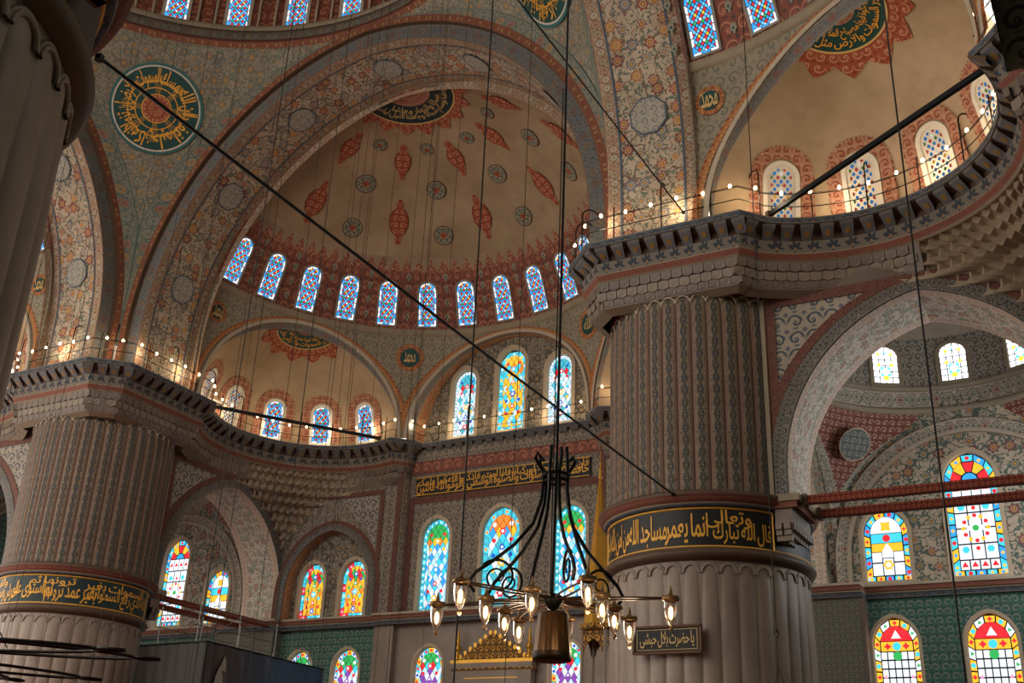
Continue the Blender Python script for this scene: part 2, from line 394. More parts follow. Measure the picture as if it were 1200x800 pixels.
def ribbon(mb, path, d0, d1, fn, mat, u0=0, flip=False):
    """strip along 2-D path between depths d0,d1; fn(s,z,d)->3-D; v runs 0..|d1-d0|"""
    L = lens(path)
    mb.grid(lambda i, j: fn(path[i][0], path[i][1], (d0, d1)[j]), len(path)-1, 1, mat, lambda i, j: (L[i]+u0, j*abs(d1-d0)))
def ringstrip(mb, p0, p1, fn, mat):
    """strip between two parallel 2-D paths (same length)"""
    L = lens(p0); W = math.dist(p0[len(p0)//2], p1[len(p1)//2])
    mb.grid(lambda i, j: fn(*((p0, p1)[j][i])), len(p0)-1, 1, mat, lambda i, j: (L[i], j*W))

# ------------------------------------------------------------------ stained glass
def clipc(poly, conv):
    """Sutherland-Hodgman: poly clipped by a convex polygon (clockwise or not)"""
    ar = sum(a[0]*b[1]-b[0]*a[1] for a, b in zip(conv, conv[1:]+conv[:1])); cv = conv if ar > 0 else conv[::-1]
    out = poly
    for a, b in zip(cv, cv[1:]+cv[:1]):
        if not out: return []
        inp = out; out = []
        ins = lambda p: (b[0]-a[0])*(p[1]-a[1]) - (b[1]-a[1])*(p[0]-a[0]) >= -1e-9
        for p, q in zip(inp, inp[1:]+inp[:1]):
            pi, qi = ins(p), ins(q)
            if pi: out.append(p)
            if pi != qi:
                d = (q[0]-p[0], q[1]-p[1]); e = (b[0]-a[0], b[1]-a[1]); den = e[0]*d[1]-e[1]*d[0]
                if abs(den) > 1e-12:
                    t = (e[1]*(p[0]-a[0]) - e[0]*(p[1]-a[1]))/den; out.append((p[0]+d[0]*t, p[1]+d[1]*t))
    return out
def area(p): return abs(sum(a[0]*b[1]-b[0]*a[1] for a, b in zip(p, p[1:]+p[:1])))/2
def shrink(p, g):
    cx = sum(a[0] for a in p)/len(p); cy = sum(a[1] for a in p)/len(p); r = max(math.dist(a, (cx, cy)) for a in p)
    k = max(1 - g/max(r*.75, 1e-6), .3); return [(cx+(a[0]-cx)*k, cy+(a[1]-cy)*k) for a in p]
def resample(path, n):
    L = lens(path); out = []; k = 0
    for i in range(n+1):
        d = L[-1]*i/n
        while k < len(path)-2 and L[k+1] < d: k += 1
        t = (d-L[k])/max(L[k+1]-L[k], 1e-9); out.append((path[k][0]+(path[k+1][0]-path[k][0])*t, path[k][1]+(path[k+1][1]-path[k][1])*t))
    return out
def disc2(x, y, r, n=8, a=0): return [(x+r*math.cos(a+2*PI*i/n), y+r*math.sin(a+2*PI*i/n)) for i in range(n)]
def star2(x, y, r, n=6, k=.55, a=0): return [(x+(r if i % 2 == 0 else r*k)*math.cos(a+PI*i/n), y+(r if i % 2 == 0 else r*k)*math.sin(a+PI*i/n)) for i in range(2*n)]
def rect2(x0, x1, y0, y1): return [(x0, y0), (x1, y0), (x1, y1), (x0, y1)]
def panes(style, W, H, rise):
    """list of (polygon, colour, layer) in window coordinates, x centred, y from 0"""
    P = []; hs = H - rise
    B = {'ring': .2, 'bay': .27, 'tall': .25, 'low': .27, 'qib': .25, 'qmid': .27, 'arch2': .27, 'up': .22, 'umid': .28, 'lowq': .26, 'dul': .2, 'wht': .0, 'lit': .2}[style]*W
    ins = lambda b: archpoly(0, b, W-b, hs-b, rise*(W-b)/W, 8)
    full = ins(.012*W); inner = ins(B*1.0)
    def add(poly, c, l=0, clip=None):
        q = clipc(poly, clip) if clip else poly
        if len(q) >= 3 and area(q) > 2e-4*W*W: P.append((q, c, l))
    if B > 0:
        o = [(-W, 0)] + [(x, z+hs) for x, z in arch(W, rise, 10)] + [(W, 0)]
        b = B; wi = W-b; ii = [(-wi, b)] + [(x, z+hs) for x, z in arch(wi, rise*wi/W, 10)] + [(wi, b)]
        n = {'ring': 17, 'dul': 17, 'lit': 17, 'bay': 14, 'tall': 21, 'low': 19, 'qib': 30, 'qmid': 24, 'arch2': 15, 'up': 21, 'umid': 15, 'lowq': 25}[style]
        po, pi_ = resample(o, n), resample(ii, n); nb = 5 if style in ('bay', 'tall', 'low') else 3
        cells = [[po[i], po[i+1], pi_[i+1], pi_[i]] for i in range(n)]
        bo = [(-W+2*W*i/nb, 0) for i in range(nb+1)]; cells += [rect2(bo[i][0], bo[i+1][0], 0, b) for i in range(nb)]
        for i, q in enumerate(cells):
            cx = sum(p[0] for p in q)/4; cy = sum(p[1] for p in q)/4; r = B*.36
            if style in ('ring', 'lit'): add(q, 'blue' if i % 3 == 0 else 'white')
            elif style == 'dul': add(disc2(cx, cy, B*.42, 4, PI/4), ('blue', 'green')[i % 2]) if i % 2 == 0 else None
            elif style == 'bay':
                k = i % 3; add(q, ('yellow', 'blue', 'cyan')[k]); add((star2(cx, cy, r*1.1, 4, .5), disc2(cx, cy, r), star2(cx, cy, r*1.1, 4, .6))[k], ('red', 'red', 'yellow')[k], 1)
            elif style == 'tall':
                k = i % 4; add(q, ('cyan', 'yellow', 'cyan', 'blue')[k]); add((star2(cx, cy, r, 4, .5), disc2(cx, cy, r*.8, 6), disc2(cx, cy, r), star2(cx, cy, r, 4, .6))[k], ('yellow', 'blue', 'red', 'yellow')[k], 1)
            elif style == 'low':
                k = i % 3; add(q, ('yellow', 'yellow', 'white')[k]); add((star2(cx, cy, r*1.15, 4, .6), disc2(cx, cy, r*1.1, 8), star2(cx, cy, r*1.1, 3, .5))[k], ('red', 'cyan', 'green')[k], 1)
            elif style == 'qib': add(q, 'cyan' if i % 2 else 'teal'); add(disc2(cx, cy, r*.75, 6), 'white', 1)
            elif style == 'qmid': add(q, 'teal' if i % 2 else 'cyan'); (add(star2(cx, cy, r*1.1, 6, .6), 'yellow', 1), add(disc2(cx, cy, r*.45, 6), 'red', 2)) if i % 2 == 0 else add(disc2(cx, cy, r*.8, 6), 'cyan', 1)
            elif style == 'arch2': k = i % 3; add(q, ('red', 'cyan', 'cyan')[k]); add(disc2(cx, cy, r), ('pink', 'teal', 'pale')[k], 1)
            elif style == 'up': add(q, 'pale' if i % 2 else 'white'); add(star2(cx, cy, r*.9, 4, .6), 'red' if i % 2 else 'deep', 1)
            elif style == 'umid': add(q, 'teal' if i % 2 else 'cyan'); add(disc2(cx, cy, r, 7), 'yellow' if i % 2 == 0 else 'pale', 1)
            elif style == 'lowq': k = i % 3; add(q, ('yellow', 'white', 'cyan')[k]); add(disc2(cx, cy, r), ('red', 'deep', 'red')[k], 1)
    wi = W - B
    if style in ('ring', 'dul', 'lit'):
        g = 2*wi/(5 if style != 'dul' else 3.4)
        for j in range(int(H/(g*.62))+2):
            for i in range(-4, 5):
                x = i*g + (g/2 if j % 2 else 0); y = B + j*g*.62
                k4 = j % 4; c = 'white' if (i == 0 and k4 == 0) else ('red' if (k4 in (1, 3) and (i + j//2) % 2 == 0) else ('green' if (j % 8 == 3) else ('yellow' if j % 8 == 6 and abs(i) == 1 else ('blue' if k4 == 2 or style == 'dul' else 'sky'))))
                add([(x-g*.5, y), (x, y-g*.6), (x+g*.5, y), (x, y+g*.6)], c, 0, inner)
    elif style in ('bay', 'tall', 'low'):
        b = B
        if style == 'bay':
            y1 = hs*.62; add(rect2(-wi, wi, y1, y1+wi*.55), 'yellow', 0, inner)
            for i in range(3):
                x0 = -wi + 2*wi*i/3; x1 = x0 + 2*wi/3; top = y1 + (wi*.55 if i == 1 else 0)
                add(rect2(x0, x1, b, top*.55+b*.45), 'white', 0, inner); add([(x0, top*.55+b*.45), (x1, top*.55+b*.45), (x1, y1), ((x0+x1)/2, top), (x0, y1)], 'white', 1 if i == 1 else 0, inner)
            add(star2(0, b+(y1-b)*.45, wi*.36, 6, .72), 'yellow', 1); add(disc2(0, b+(y1-b)*.45, wi*.18, 6), 'white', 2)
            add(rect2(-wi, wi, y1+wi*.55, hs), 'cyan', 0, inner); add(disc2(0, (y1+wi*.55+hs)/2, wi*.25), 'red', 1)
            add(rect2(-wi, wi, hs, H), 'white', 0, inner); add(star2(0, hs+rise*.3, wi*.42, 4, .6, PI/4), 'yellow', 1, inner)
        elif style == 'tall':
            ys = [b, b+wi*.55, hs*.82, hs, H]; n = 4
            for i in range(n):
                x0 = -wi+2*wi*i/n; x1 = x0+2*wi/n; xm = (x0+x1)/2
                for ya, yb in ((ys[0], ys[1]), (ys[2], ys[3])):
                    add(rect2(x0, x1, ya, yb), 'white', 0, inner); add(star2(xm, (ya+yb)/2, wi*.2, 3, .5, PI/2), 'red', 1)
            cy = (ys[1]+ys[2])/2; m = 4
            for i in range(3):
                for j in range(m):
                    x0 = -wi+2*wi*i/3; ya = ys[1]+(ys[2]-ys[1])*j/m; add(rect2(x0, x0+2*wi/3, ya, ya+(ys[2]-ys[1])/m), 'white', 0, inner)
            R = wi*.62
            for k in range(12): a = 2*PI*k/12; add(disc2(R*math.cos(a), cy+R*1.1*math.sin(a), wi*.12, 6), 'red' if k % 2 else 'yellow', 1)
            for k in range(6): a = 2*PI*k/6; add(disc2(R*.5*math.cos(a), cy+R*.55*math.sin(a), wi*.16, 6), 'white', 1)
            add(disc2(0, cy, wi*.17, 8), 'green', 2)
            for sx in (-1, 1):
                for sy in (-1, 1): add(star2(sx*wi*.62, cy+sy*wi*1.15, wi*.22, 6, .7), 'cyan', 1)
                add(disc2(0, cy+sx*wi*1.1, wi*.12, 6), 'red', 1)
            for i in range(5): a0 = PI*i/5; a1 = PI*(i+1)/5; rr = wi*1.1; add([(wi*.45*math.cos(a0), hs+wi*.45*math.sin(a0)), (rr*math.cos(a0), hs+rr*math.sin(a0)), (rr*math.cos(a1), hs+rr*math.sin(a1)), (wi*.45*math.cos(a1), hs+wi*.45*math.sin(a1))], 'yellow' if i % 2 else 'red', 0, inner)
            add([p for p in disc2(0, hs, wi*.43, 16) if p[1] >= hs-1e-6], 'blue', 0, inner)
        else:
            y1 = hs*.9; cols = 3
            for j in range(7):
                ya = b + (y1-b)*j/7; yb = b + (y1-b)*(j+1)/7
                for i in range(cols):
                    x0 = -wi*.6+1.2*wi*i/cols; add(rect2(x0, x0+1.2*wi/cols, ya, yb), 'white', 0, inner)
                for sx in (-1, 1): add(rect2(min(sx*wi, sx*wi*.6), max(sx*wi, sx*wi*.6), ya, yb), 'white', 0, inner)
            for sx in (-1, 1): add(star2(sx*wi*.8, y1*.62, wi*.14, 4, .6), 'pink', 1)
            add(disc2(0, y1*.93, wi*.28, 8), 'green', 1)
            add(rect2(-wi, wi, y1, y1+wi*.6), 'yellow', 0, inner); add(disc2(0, y1+wi*.3, wi*.26, 8), 'cyan', 1)
            for sx in (-1, 1): add(star2(sx*wi*.55, y1+wi*.3, wi*.24, 4, .55), 'red', 1)
            add(rect2(-wi, wi, y1+wi*.6, H), 'red', 0, inner); add(star2(0, y1+wi*.95, wi*.34, 3, .5, PI/2), 'white', 1, inner)
    elif style == 'wht':
        g = 2*W/4; cols = 4
        for j in range(int(H/g)+1):
            for i in range(cols): add(rect2(-W+i*g, -W+(i+1)*g, j*g, (j+1)*g), 'white', 0, full)
        for x, y in ((-.5*W, H*.5), (.5*W, H*.5), (-.5*W, H*.8), (.5*W, H*.8)): add(disc2(x, y, W*.16, 6), 'yellow', 1)
        add(disc2(0, H*.16, W*.26, 8), 'yellow', 1)
        for sx in (-1, 1):
            for sy in (-1, 1): add([(sx*W*.4, H*.32+sy*W*.4), (sx*W*.4, H*.32), (0, H*.32+sy*W*.4)], 'teal', 1)
        add(disc2(0, H*.32, W*.3, 8), 'white', 2); add(disc2(0, H*.84, W*.1, 6), 'teal', 1)
    else:
        pal = {'qib': (['white', 'pale', 'blue', 'white', 'cyan'], ['green', 'yellow', 'orange']), 'qmid': (['cyan', 'teal', 'pale', 'white', 'cyan'], ['orange', 'yellow', 'blue']),
               'arch2': (['yellow', 'yellow', 'orange', 'yellow', 'yellow'], ['yellow', 'green', 'red']), 'up': (['white', 'pale', 'white', 'teal', 'white'], ['teal', 'pale', 'red']),
               'umid': (['yellow', 'cyan', 'yellow', 'pale', 'yellow'], ['yellow', 'orange', 'cyan']), 'lowq': (['violet', 'white', 'pale', 'violet', 'white'], ['green', 'cyan', 'red'])}[style]
        n = 4; g = 2*wi/n
        nr = int((H-B)/(g*.8))+1
        for j in range(nr):
            for i in range(-n, n+1):
                x = i*g + (g/2 if j % 2 else 0); y = B + j*g*.8; f = y/H
                if f > .8: c = pal[1][0]
                elif f > .7: c = pal[1][(i+j) % 2+1]
                else: c = pal[0][(abs(i)*2+j) % 5]
                add([(x-g*.5, y), (x, y-g*.8), (x+g*.5, y), (x, y+g*.8)], c, 0, inner)
        m = {'qib': ('yellow', 'red', 'blue', 'cyan'), 'qmid': ('red', 'white', 'yellow', 'deep'), 'arch2': ('deep', 'red', 'cyan', 'green'), 'up': ('red', 'deep', 'yellow', 'cyan'), 'umid': ('cyan', 'red', 'deep', 'orange'), 'lowq': ('red', 'white', 'deep', 'violet')}[style]
        for k, (fy, r) in enumerate(((.15, .34), (.3, .26), (.45, .36), (.6, .26), (.76, .3))):
            add(star2(0, H*fy, wi*r, 6, .6), m[k % 4], 1, inner); add(disc2(0, H*fy, wi*r*.4, 6), 'white' if m[k % 4] != 'white' else 'red', 2, inner)
            for sx in (-1, 1): add(disc2(sx*wi*.62, H*(fy+.07), wi*.16, 6), m[(k+1) % 4], 1, inner)
    return P
WN = [0]
def window(style, W, H, rise, to3, parent=None, frame=.09, frame_mat='window_plaster', proud=.05, split=False, back='lead_dark', gap=.012, dull=False, X=Q, inset=0.0, bright=False):
    """window_<n> with a frame, a lead backing and its panes; to3(x, y, d): d is the distance towards the room"""
    WN[0] += 1; tm = lambda x, y, d: X(to3(x, y, d))
    mb = MB(); o = archpoly(0, -frame, W+frame, H-rise+frame, rise*(W+frame)/W, 10); i = archpoly(0, 0, W, H-rise, rise, 10)
    n = len(o)
    for a in range(n):
        b = (a+1) % n
        mb.poly([tm(*o[a], proud), tm(*o[b], proud), tm(*i[b], proud), tm(*i[a], proud)], None, frame_mat)
        mb.poly([tm(*i[a], proud), tm(*i[b], proud), tm(*i[b], -inset), tm(*i[a], -inset)], None, frame_mat)
        mb.poly([tm(*o[a], -.02), tm(*o[b], -.02), tm(*o[b], proud), tm(*o[a], proud)], None, frame_mat)
    root = mb.build('window_%d' % WN[0]); root['kind'] = 'structure'
    if parent is not None: root.parent = parent; del root['kind']; root.name = 'window_frame'
    bk = MB()
    nseg = 6; nr = 10; xs = [-W + 2*W*k/nseg for k in range(nseg+1)]
    for k in range(nseg):
        for r in range(nr):
            q = clipc(rect2(xs[k], xs[k+1], H*r/nr, H*(r+1)/nr), i)
            if len(q) > 2: bk.poly([tm(x, y, .006-inset) for x, y in q], None, back)
    bk.build('leading', root)
    P = panes(style, W, H, rise); pre = 'dull_' if dull else bright if bright else 'glass_'
    if split:
        for q, c, l in P:
            m = MB(); q = shrink(q, gap if l == 0 else 0); m.poly([tm(x, y, .02+.008*l-inset) for x, y in q], None, pre+c); m.build('pane', root)
    else:
        m = MB()
        for q, c, l in P:
            q = shrink(q, gap if l == 0 else 0); c = c if (pre+c) in MAT else 'blue'; m.poly([tm(x, y, .02+.006*l-inset) for x, y in q], None, pre+c)
        m.build('panes', root, kind='stuff')
    return root

# ------------------------------------------------------------------ writing (joined Arabic letter forms, set right to left)
_F = dict(zip('ابةتثجحخدذرزسشصضطظعغفقكلمنهوىي', [(0xFE8D, 2), (0xFE8F, 4), (0xFE93, 2), (0xFE95, 4), (0xFE99, 4), (0xFE9D, 4), (0xFEA1, 4), (0xFEA5, 4), (0xFEA9, 2), (0xFEAB, 2), (0xFEAD, 2), (0xFEAF, 2), (0xFEB1, 4), (0xFEB5, 4), (0xFEB9, 4), (0xFEBD, 4), (0xFEC1, 4), (0xFEC5, 4), (0xFEC9, 4), (0xFECD, 4), (0xFED1, 4), (0xFED5, 4), (0xFED9, 4), (0xFEDD, 4), (0xFEE1, 4), (0xFEE5, 4), (0xFEE9, 4), (0xFEED, 2), (0xFEEF, 2), (0xFEF1, 4)]))
_F['آ'] = (0xFE81, 2)
def shape(word):
    out = []; i = 0; prev = False
    while i < len(word):
        ch = word[i]
        if ch == 'ل' and i+1 < len(word) and word[i+1] == 'ا':
            out.append(chr(0xFEFC if prev else 0xFEFB)); prev = False; i += 2; continue
        base, n = _F[ch]; nxt = n == 4 and i+1 < len(word)
        k = (3 if nxt else 1) if prev else (2 if nxt else 0)
        if n == 2: k = 1 if prev else 0
        out.append(chr(base+k)); prev = n == 4; i += 1
    return ''.join(out[::-1])
def text2d(txt, bold=.012):
    """-> verts, faces of one line, x from 0..1, y from 0..1"""
    s = ' '.join(shape(wd) for wd in txt.split()[::-1])
    cu = bpy.data.curves.new('writing', 'FONT'); cu.body = s; cu.resolution_u = 1; cu.space_word = .55; cu.space_character = .97; cu.offset = bold
    ob = bpy.data.objects.new('writing', cu); COL.objects.link(ob)
    dg = bpy.context.evaluated_depsgraph_get(); me = bpy.data.meshes.new_from_object(ob.evaluated_get(dg))
    vs = [tuple(v.co)[:2] for v in me.vertices]; fs = [tuple(p.vertices) for p in me.polygons]
    bpy.data.objects.remove(ob); bpy.data.curves.remove(cu); bpy.data.meshes.remove(me)
    x0 = min(v[0] for v in vs); x1 = max(v[0] for v in vs); y0 = min(v[1] for v in vs); y1 = max(v[1] for v in vs)
    return [((x-x0)/(x1-x0), (y-y0)/(y1-y0)) for x, y in vs], fs
def write(txt, to3, name, mat, parent, X=Q, keep=None, bold=.012):
    mb = MB()
    for t, x0, x1, y0, y1 in txt:
        vs, fs = text2d(t, bold); b = len(mb.v)
        P = [to3(x0+(x1-x0)*x, y0+(y1-y0)*y) for x, y in vs]; mb.v += [X(p) for p in P]
        for f in fs:
            if keep and not all(keep(P[i]) for i in f): continue
            mb.face([b+i for i in f], None, mat)
    return mb.build(name, parent)

# ================================================================== STRUCTURE
ZC = 16.04                       # walkway level
S0 = (0.0, 12.5, 18.2); RS = 8.65
def rsh(z): return RS if z < S0[2] else math.sqrt(max(RS*RS - (z-S0[2])**2, 0))
def shell(phi, z, d=0):
    r = rsh(z) - d; return (r*math.cos(phi), S0[1] + r*math.sin(phi), z)
def sphpt(phi, el, d=0):
    r = RS - d; return (r*math.cos(el)*math.cos(phi), S0[1] + r*math.cos(el)*math.sin(phi), S0[2] + r*math.sin(el))
D2R = math.radians
AW, AH = 4.27, 4.26              # the three arches under each half dome
def offs(path, d):
    """offset an open 2-D path to its left by d (mitred)"""
    out = []
    for i, p in enumerate(path):
        a = path[max(i-1, 0)]; c = path[min(i+1, len(path)-1)]
        def nrm(q, r):
            dx, dy = r[0]-q[0], r[1]-q[1]; L = math.hypot(dx, dy) or 1; return (-dy/L, dx/L)
        n1 = nrm(a, p) if i > 0 else nrm(p, c); n2 = nrm(p, c) if i < len(path)-1 else n1
        mx, my = n1[0]+n2[0], n1[1]+n2[1]; L = math.hypot(mx, my) or 1; mx /= L; my /= L
        k = 1/max(mx*n1[0]+my*n1[1], .45); out.append((p[0]+mx*d*k, p[1]+my*d*k))
    return out

struct((lambda m: (m.grid(lambda i, j: (-30+60*i, -30+60*j, 0), 1, 1, 'carpet'), m)[1])(MB()), 'floor')

# ---- great arches
def main_arch(X):
    m = MB(); sp = 17.6
    P = lambda w, h: [(-w, ZC)] + [(s, sp+z) for s, z in arch(w, h, 30)] + [(w, ZC)]
    f = lambda s, z, d: X((s, d, z)); p0, p1, p2 = P(8.9, 9.4), P(9.45, 9.95), P(9.73, 10.23)
    for a, b, mt in ((9.96, 10.38, 'soffit_scroll'), (10.38, 12.2, 'soffit_floral'), (12.2, 12.62, 'soffit_scroll')): ribbon(m, p0, a, b, f, mt)
    for y in (10.38, 12.2):
        ribbon(m, P(8.88, 9.38), y-.03, y+.03, f, 'blue_line')
    ringstrip(m, p0, p1, lambda s, z: X((s, 9.96, z)), 'face_scroll')
    ringstrip(m, p1, p2, lambda s, z: X((s, 9.78, z)), 'red_mould')
    ribbon(m, p1, 9.78, 9.96, f, 'dark_moulding'); ribbon(m, p2, 9.78, 10.1, f, 'dark_moulding')
    ringstrip(m, P(8.56, 9.06), p0, lambda s, z: X((s, 12.62, z)), 'soffit_scroll')
    o = struct(m, 'ceiling_arch')
    # knotted octagons painted on the soffit
    A = [(s, sp+z) for s, z in arch(8.9, 9.4, 60)]; L = lens(A); mid = L[-1]/2
    for k in range(-3, 4):
        d = mid + k*4.05 + .0; i = min(range(len(L)), key=lambda q: abs(L[q]-d)); i = max(1, min(i, len(L)-2))
        tx, tz = A[i+1][0]-A[i-1][0], A[i+1][1]-A[i-1][1]; q = math.hypot(tx, tz); tx /= q; tz /= q; nx, nz = tz, -tx
        if i > len(A)//2 and False: nx, nz = -nx, -nz
        for r, mt, off in ((.58, 'blue_line', .05), (.53, 'oct_knot', .06)):
            mk = MB(); pts = [(r*math.cos(PI/8+PI*j/4), r*math.sin(PI/8+PI*j/4)) for j in range(8)]
            mk.poly([X((A[i][0]+a*tx+nx*off, 11.29+b, A[i][1]+a*tz+nz*off)) for a, b in pts], pts, mt)
            mk.build('painted_octagon', o)
    return o
for X in (Q, ROTR, ROTL): main_arch(X)

# ---- pendentives and the drum of the great dome
def pendentive(c, half, w, h, sp, z0, z1, mats, q, name, bw=.85, n=26):
    """spherical triangle in quadrant q (signs) between two arches, round the axis c"""
    m = MB(); rows = []
    for i in range(n+1):
        z = z0 + (z1-z0)*i/n; xa = arch_half(w, h, z-sp); r = math.hypot(xa, half)
        a0 = math.atan2(half, xa); a1 = math.atan2(xa, half); rows.append((z, r, a0, a1))
    nu = 28
    def fn(i, j):
        z, r, a0, a1 = rows[i]; a = a0 + (a1-a0)*j/nu; return (c[0]+q[0]*r*math.cos(a), c[1]+q[1]*r*math.sin(a), z)
    def uv(i, j):
        z, r, a0, a1 = rows[i]; L = abs(a0-a1)*r; return ((j/nu-.5)*L, z*1.2)
    m.grid(fn, n, nu, mats[0], uv)
    o = struct(m, name, True)
    # painted border band along both edges
    b = MB()
    for sd in (0, 1):
        pts = []
        for z, r, a0, a1 in rows:
            L = abs(a0-a1)*r; ww = min(bw, L*.5); e = a0 if sd == 0 else a1; s = (a1-a0)/abs(a1-a0)*(1 if sd == 0 else -1)
            pts.append([(c[0]+q[0]*(r-.03)*math.cos(e+s*d/r), c[1]+q[1]*(r-.03)*math.sin(e+s*d/r), z) for d in (0, ww)])
        L = lens([p[0] for p in pts]); b.grid(lambda i, j: pts[i][j], n, 1, mats[1], lambda i, j: (L[i], j*bw))
    b.build('painted_border', o)
    return o
PEND = {}
for q in ((-1, 1), (1, 1), (1, -1), (-1, -1)):
    PEND[q] = pendentive((0, 0), 9.96, 9.6, 10.1, 17.6, 17.0, 28.0, ('pendentive_floral', 'pend_scroll'), q, 'ceiling_pendentive')
m = MB()
m.lathe([(10.02, 27.75), (9.86, 27.86), (9.82, 28.02), (10.0, 28.1)], (0, 0, 0), 'red_mould', 120)
m.lathe([(10.0, 28.1), (9.9, 28.15), (9.9, 28.5), (10.05, 28.55)], (0, 0, 0), 'drum_scroll', 120)
m.lathe([(10.05, 28.55), (9.95, 28.6), (9.95, 28.78), (10.35, 28.85)], (0, 0, 0), 'moulding', 120)
m.lathe([(10.4, 28.85), (10.4, 31.6)], (0, 0, 0), 'drum_red', 120)
m.lathe([(10.4*math.cos(a*PI/2/16), 31.6 + 8.5*math.sin(a*PI/2/16)) for a in range(17)], (0, 0, 0), 'plaster', 96)
dome = struct(m, 'ceiling_dome', True)
for k in range(-2, 7):
    phi = D2R(109.2 + 12.6*(k-1))
    window('lit', .4, 2.2, .4, lambda x, y, d, p=phi: ((10.38-d)*math.cos(p - x/10.4), (10.38-d)*math.sin(p - x/10.4), 29.0+y), frame=.12, proud=.08)
    if k < 6:
        p2 = phi + D2R(6.3); pl = MB()
        for sx in (-.32, .32): pl.box((10.3*math.cos(p2+sx/10.4), 10.3*math.sin(p2+sx/10.4), 30.1), (.07, .07, 2.4), 'pale_moulding')
        pl.build('pilaster_strip', dome)

# ---- the half domes
CART = []
for k in range(-3, 4): CART += [(90+35*k, 47, .36, .56), (90+35*k, 65, .30, .46)]
RND = []
for k in range(-3, 3): RND += [(107.5+35*k, 43.3, .42), (107.5+35*k, 56.5, .42), (107.5+35*k, 69, .29)]
def decal(pts, phi, el, off, X, mat, name, parent, twist=0, scale=1):
    n0 = Vector((math.cos(el)*math.cos(phi), math.cos(el)*math.sin(phi), math.sin(el))); ea = Vector((-math.sin(phi), math.cos(phi), 0)); no = n0.cross(ea)
    m = MB(); S = Vector(S0); P = []
    for x, y in pts:
        d = (n0 + ea*(x*scale/RS) + no*(y*scale/RS)).normalized(); P.append(X(tuple(S + d*(RS-off))))
    c = X(tuple(S + n0*(RS-off))); n = len(pts); b = len(m.v); m.v += P + [c]
    for i in range(n): m.face([b+i, b+(i+1) % n, b+n], [pts[i], pts[(i+1) % n], (0, 0)], mat)
    return m.build(name, parent)
def lobed(rx, ry, n=48, k=12, a=.06): return [(rx*(1+a*abs(math.sin(k*t/2)))*math.cos(t), ry*(1+a*abs(math.sin(k*t/2)))*math.sin(t)) for t in [2*PI*i/n for i in range(n)]]
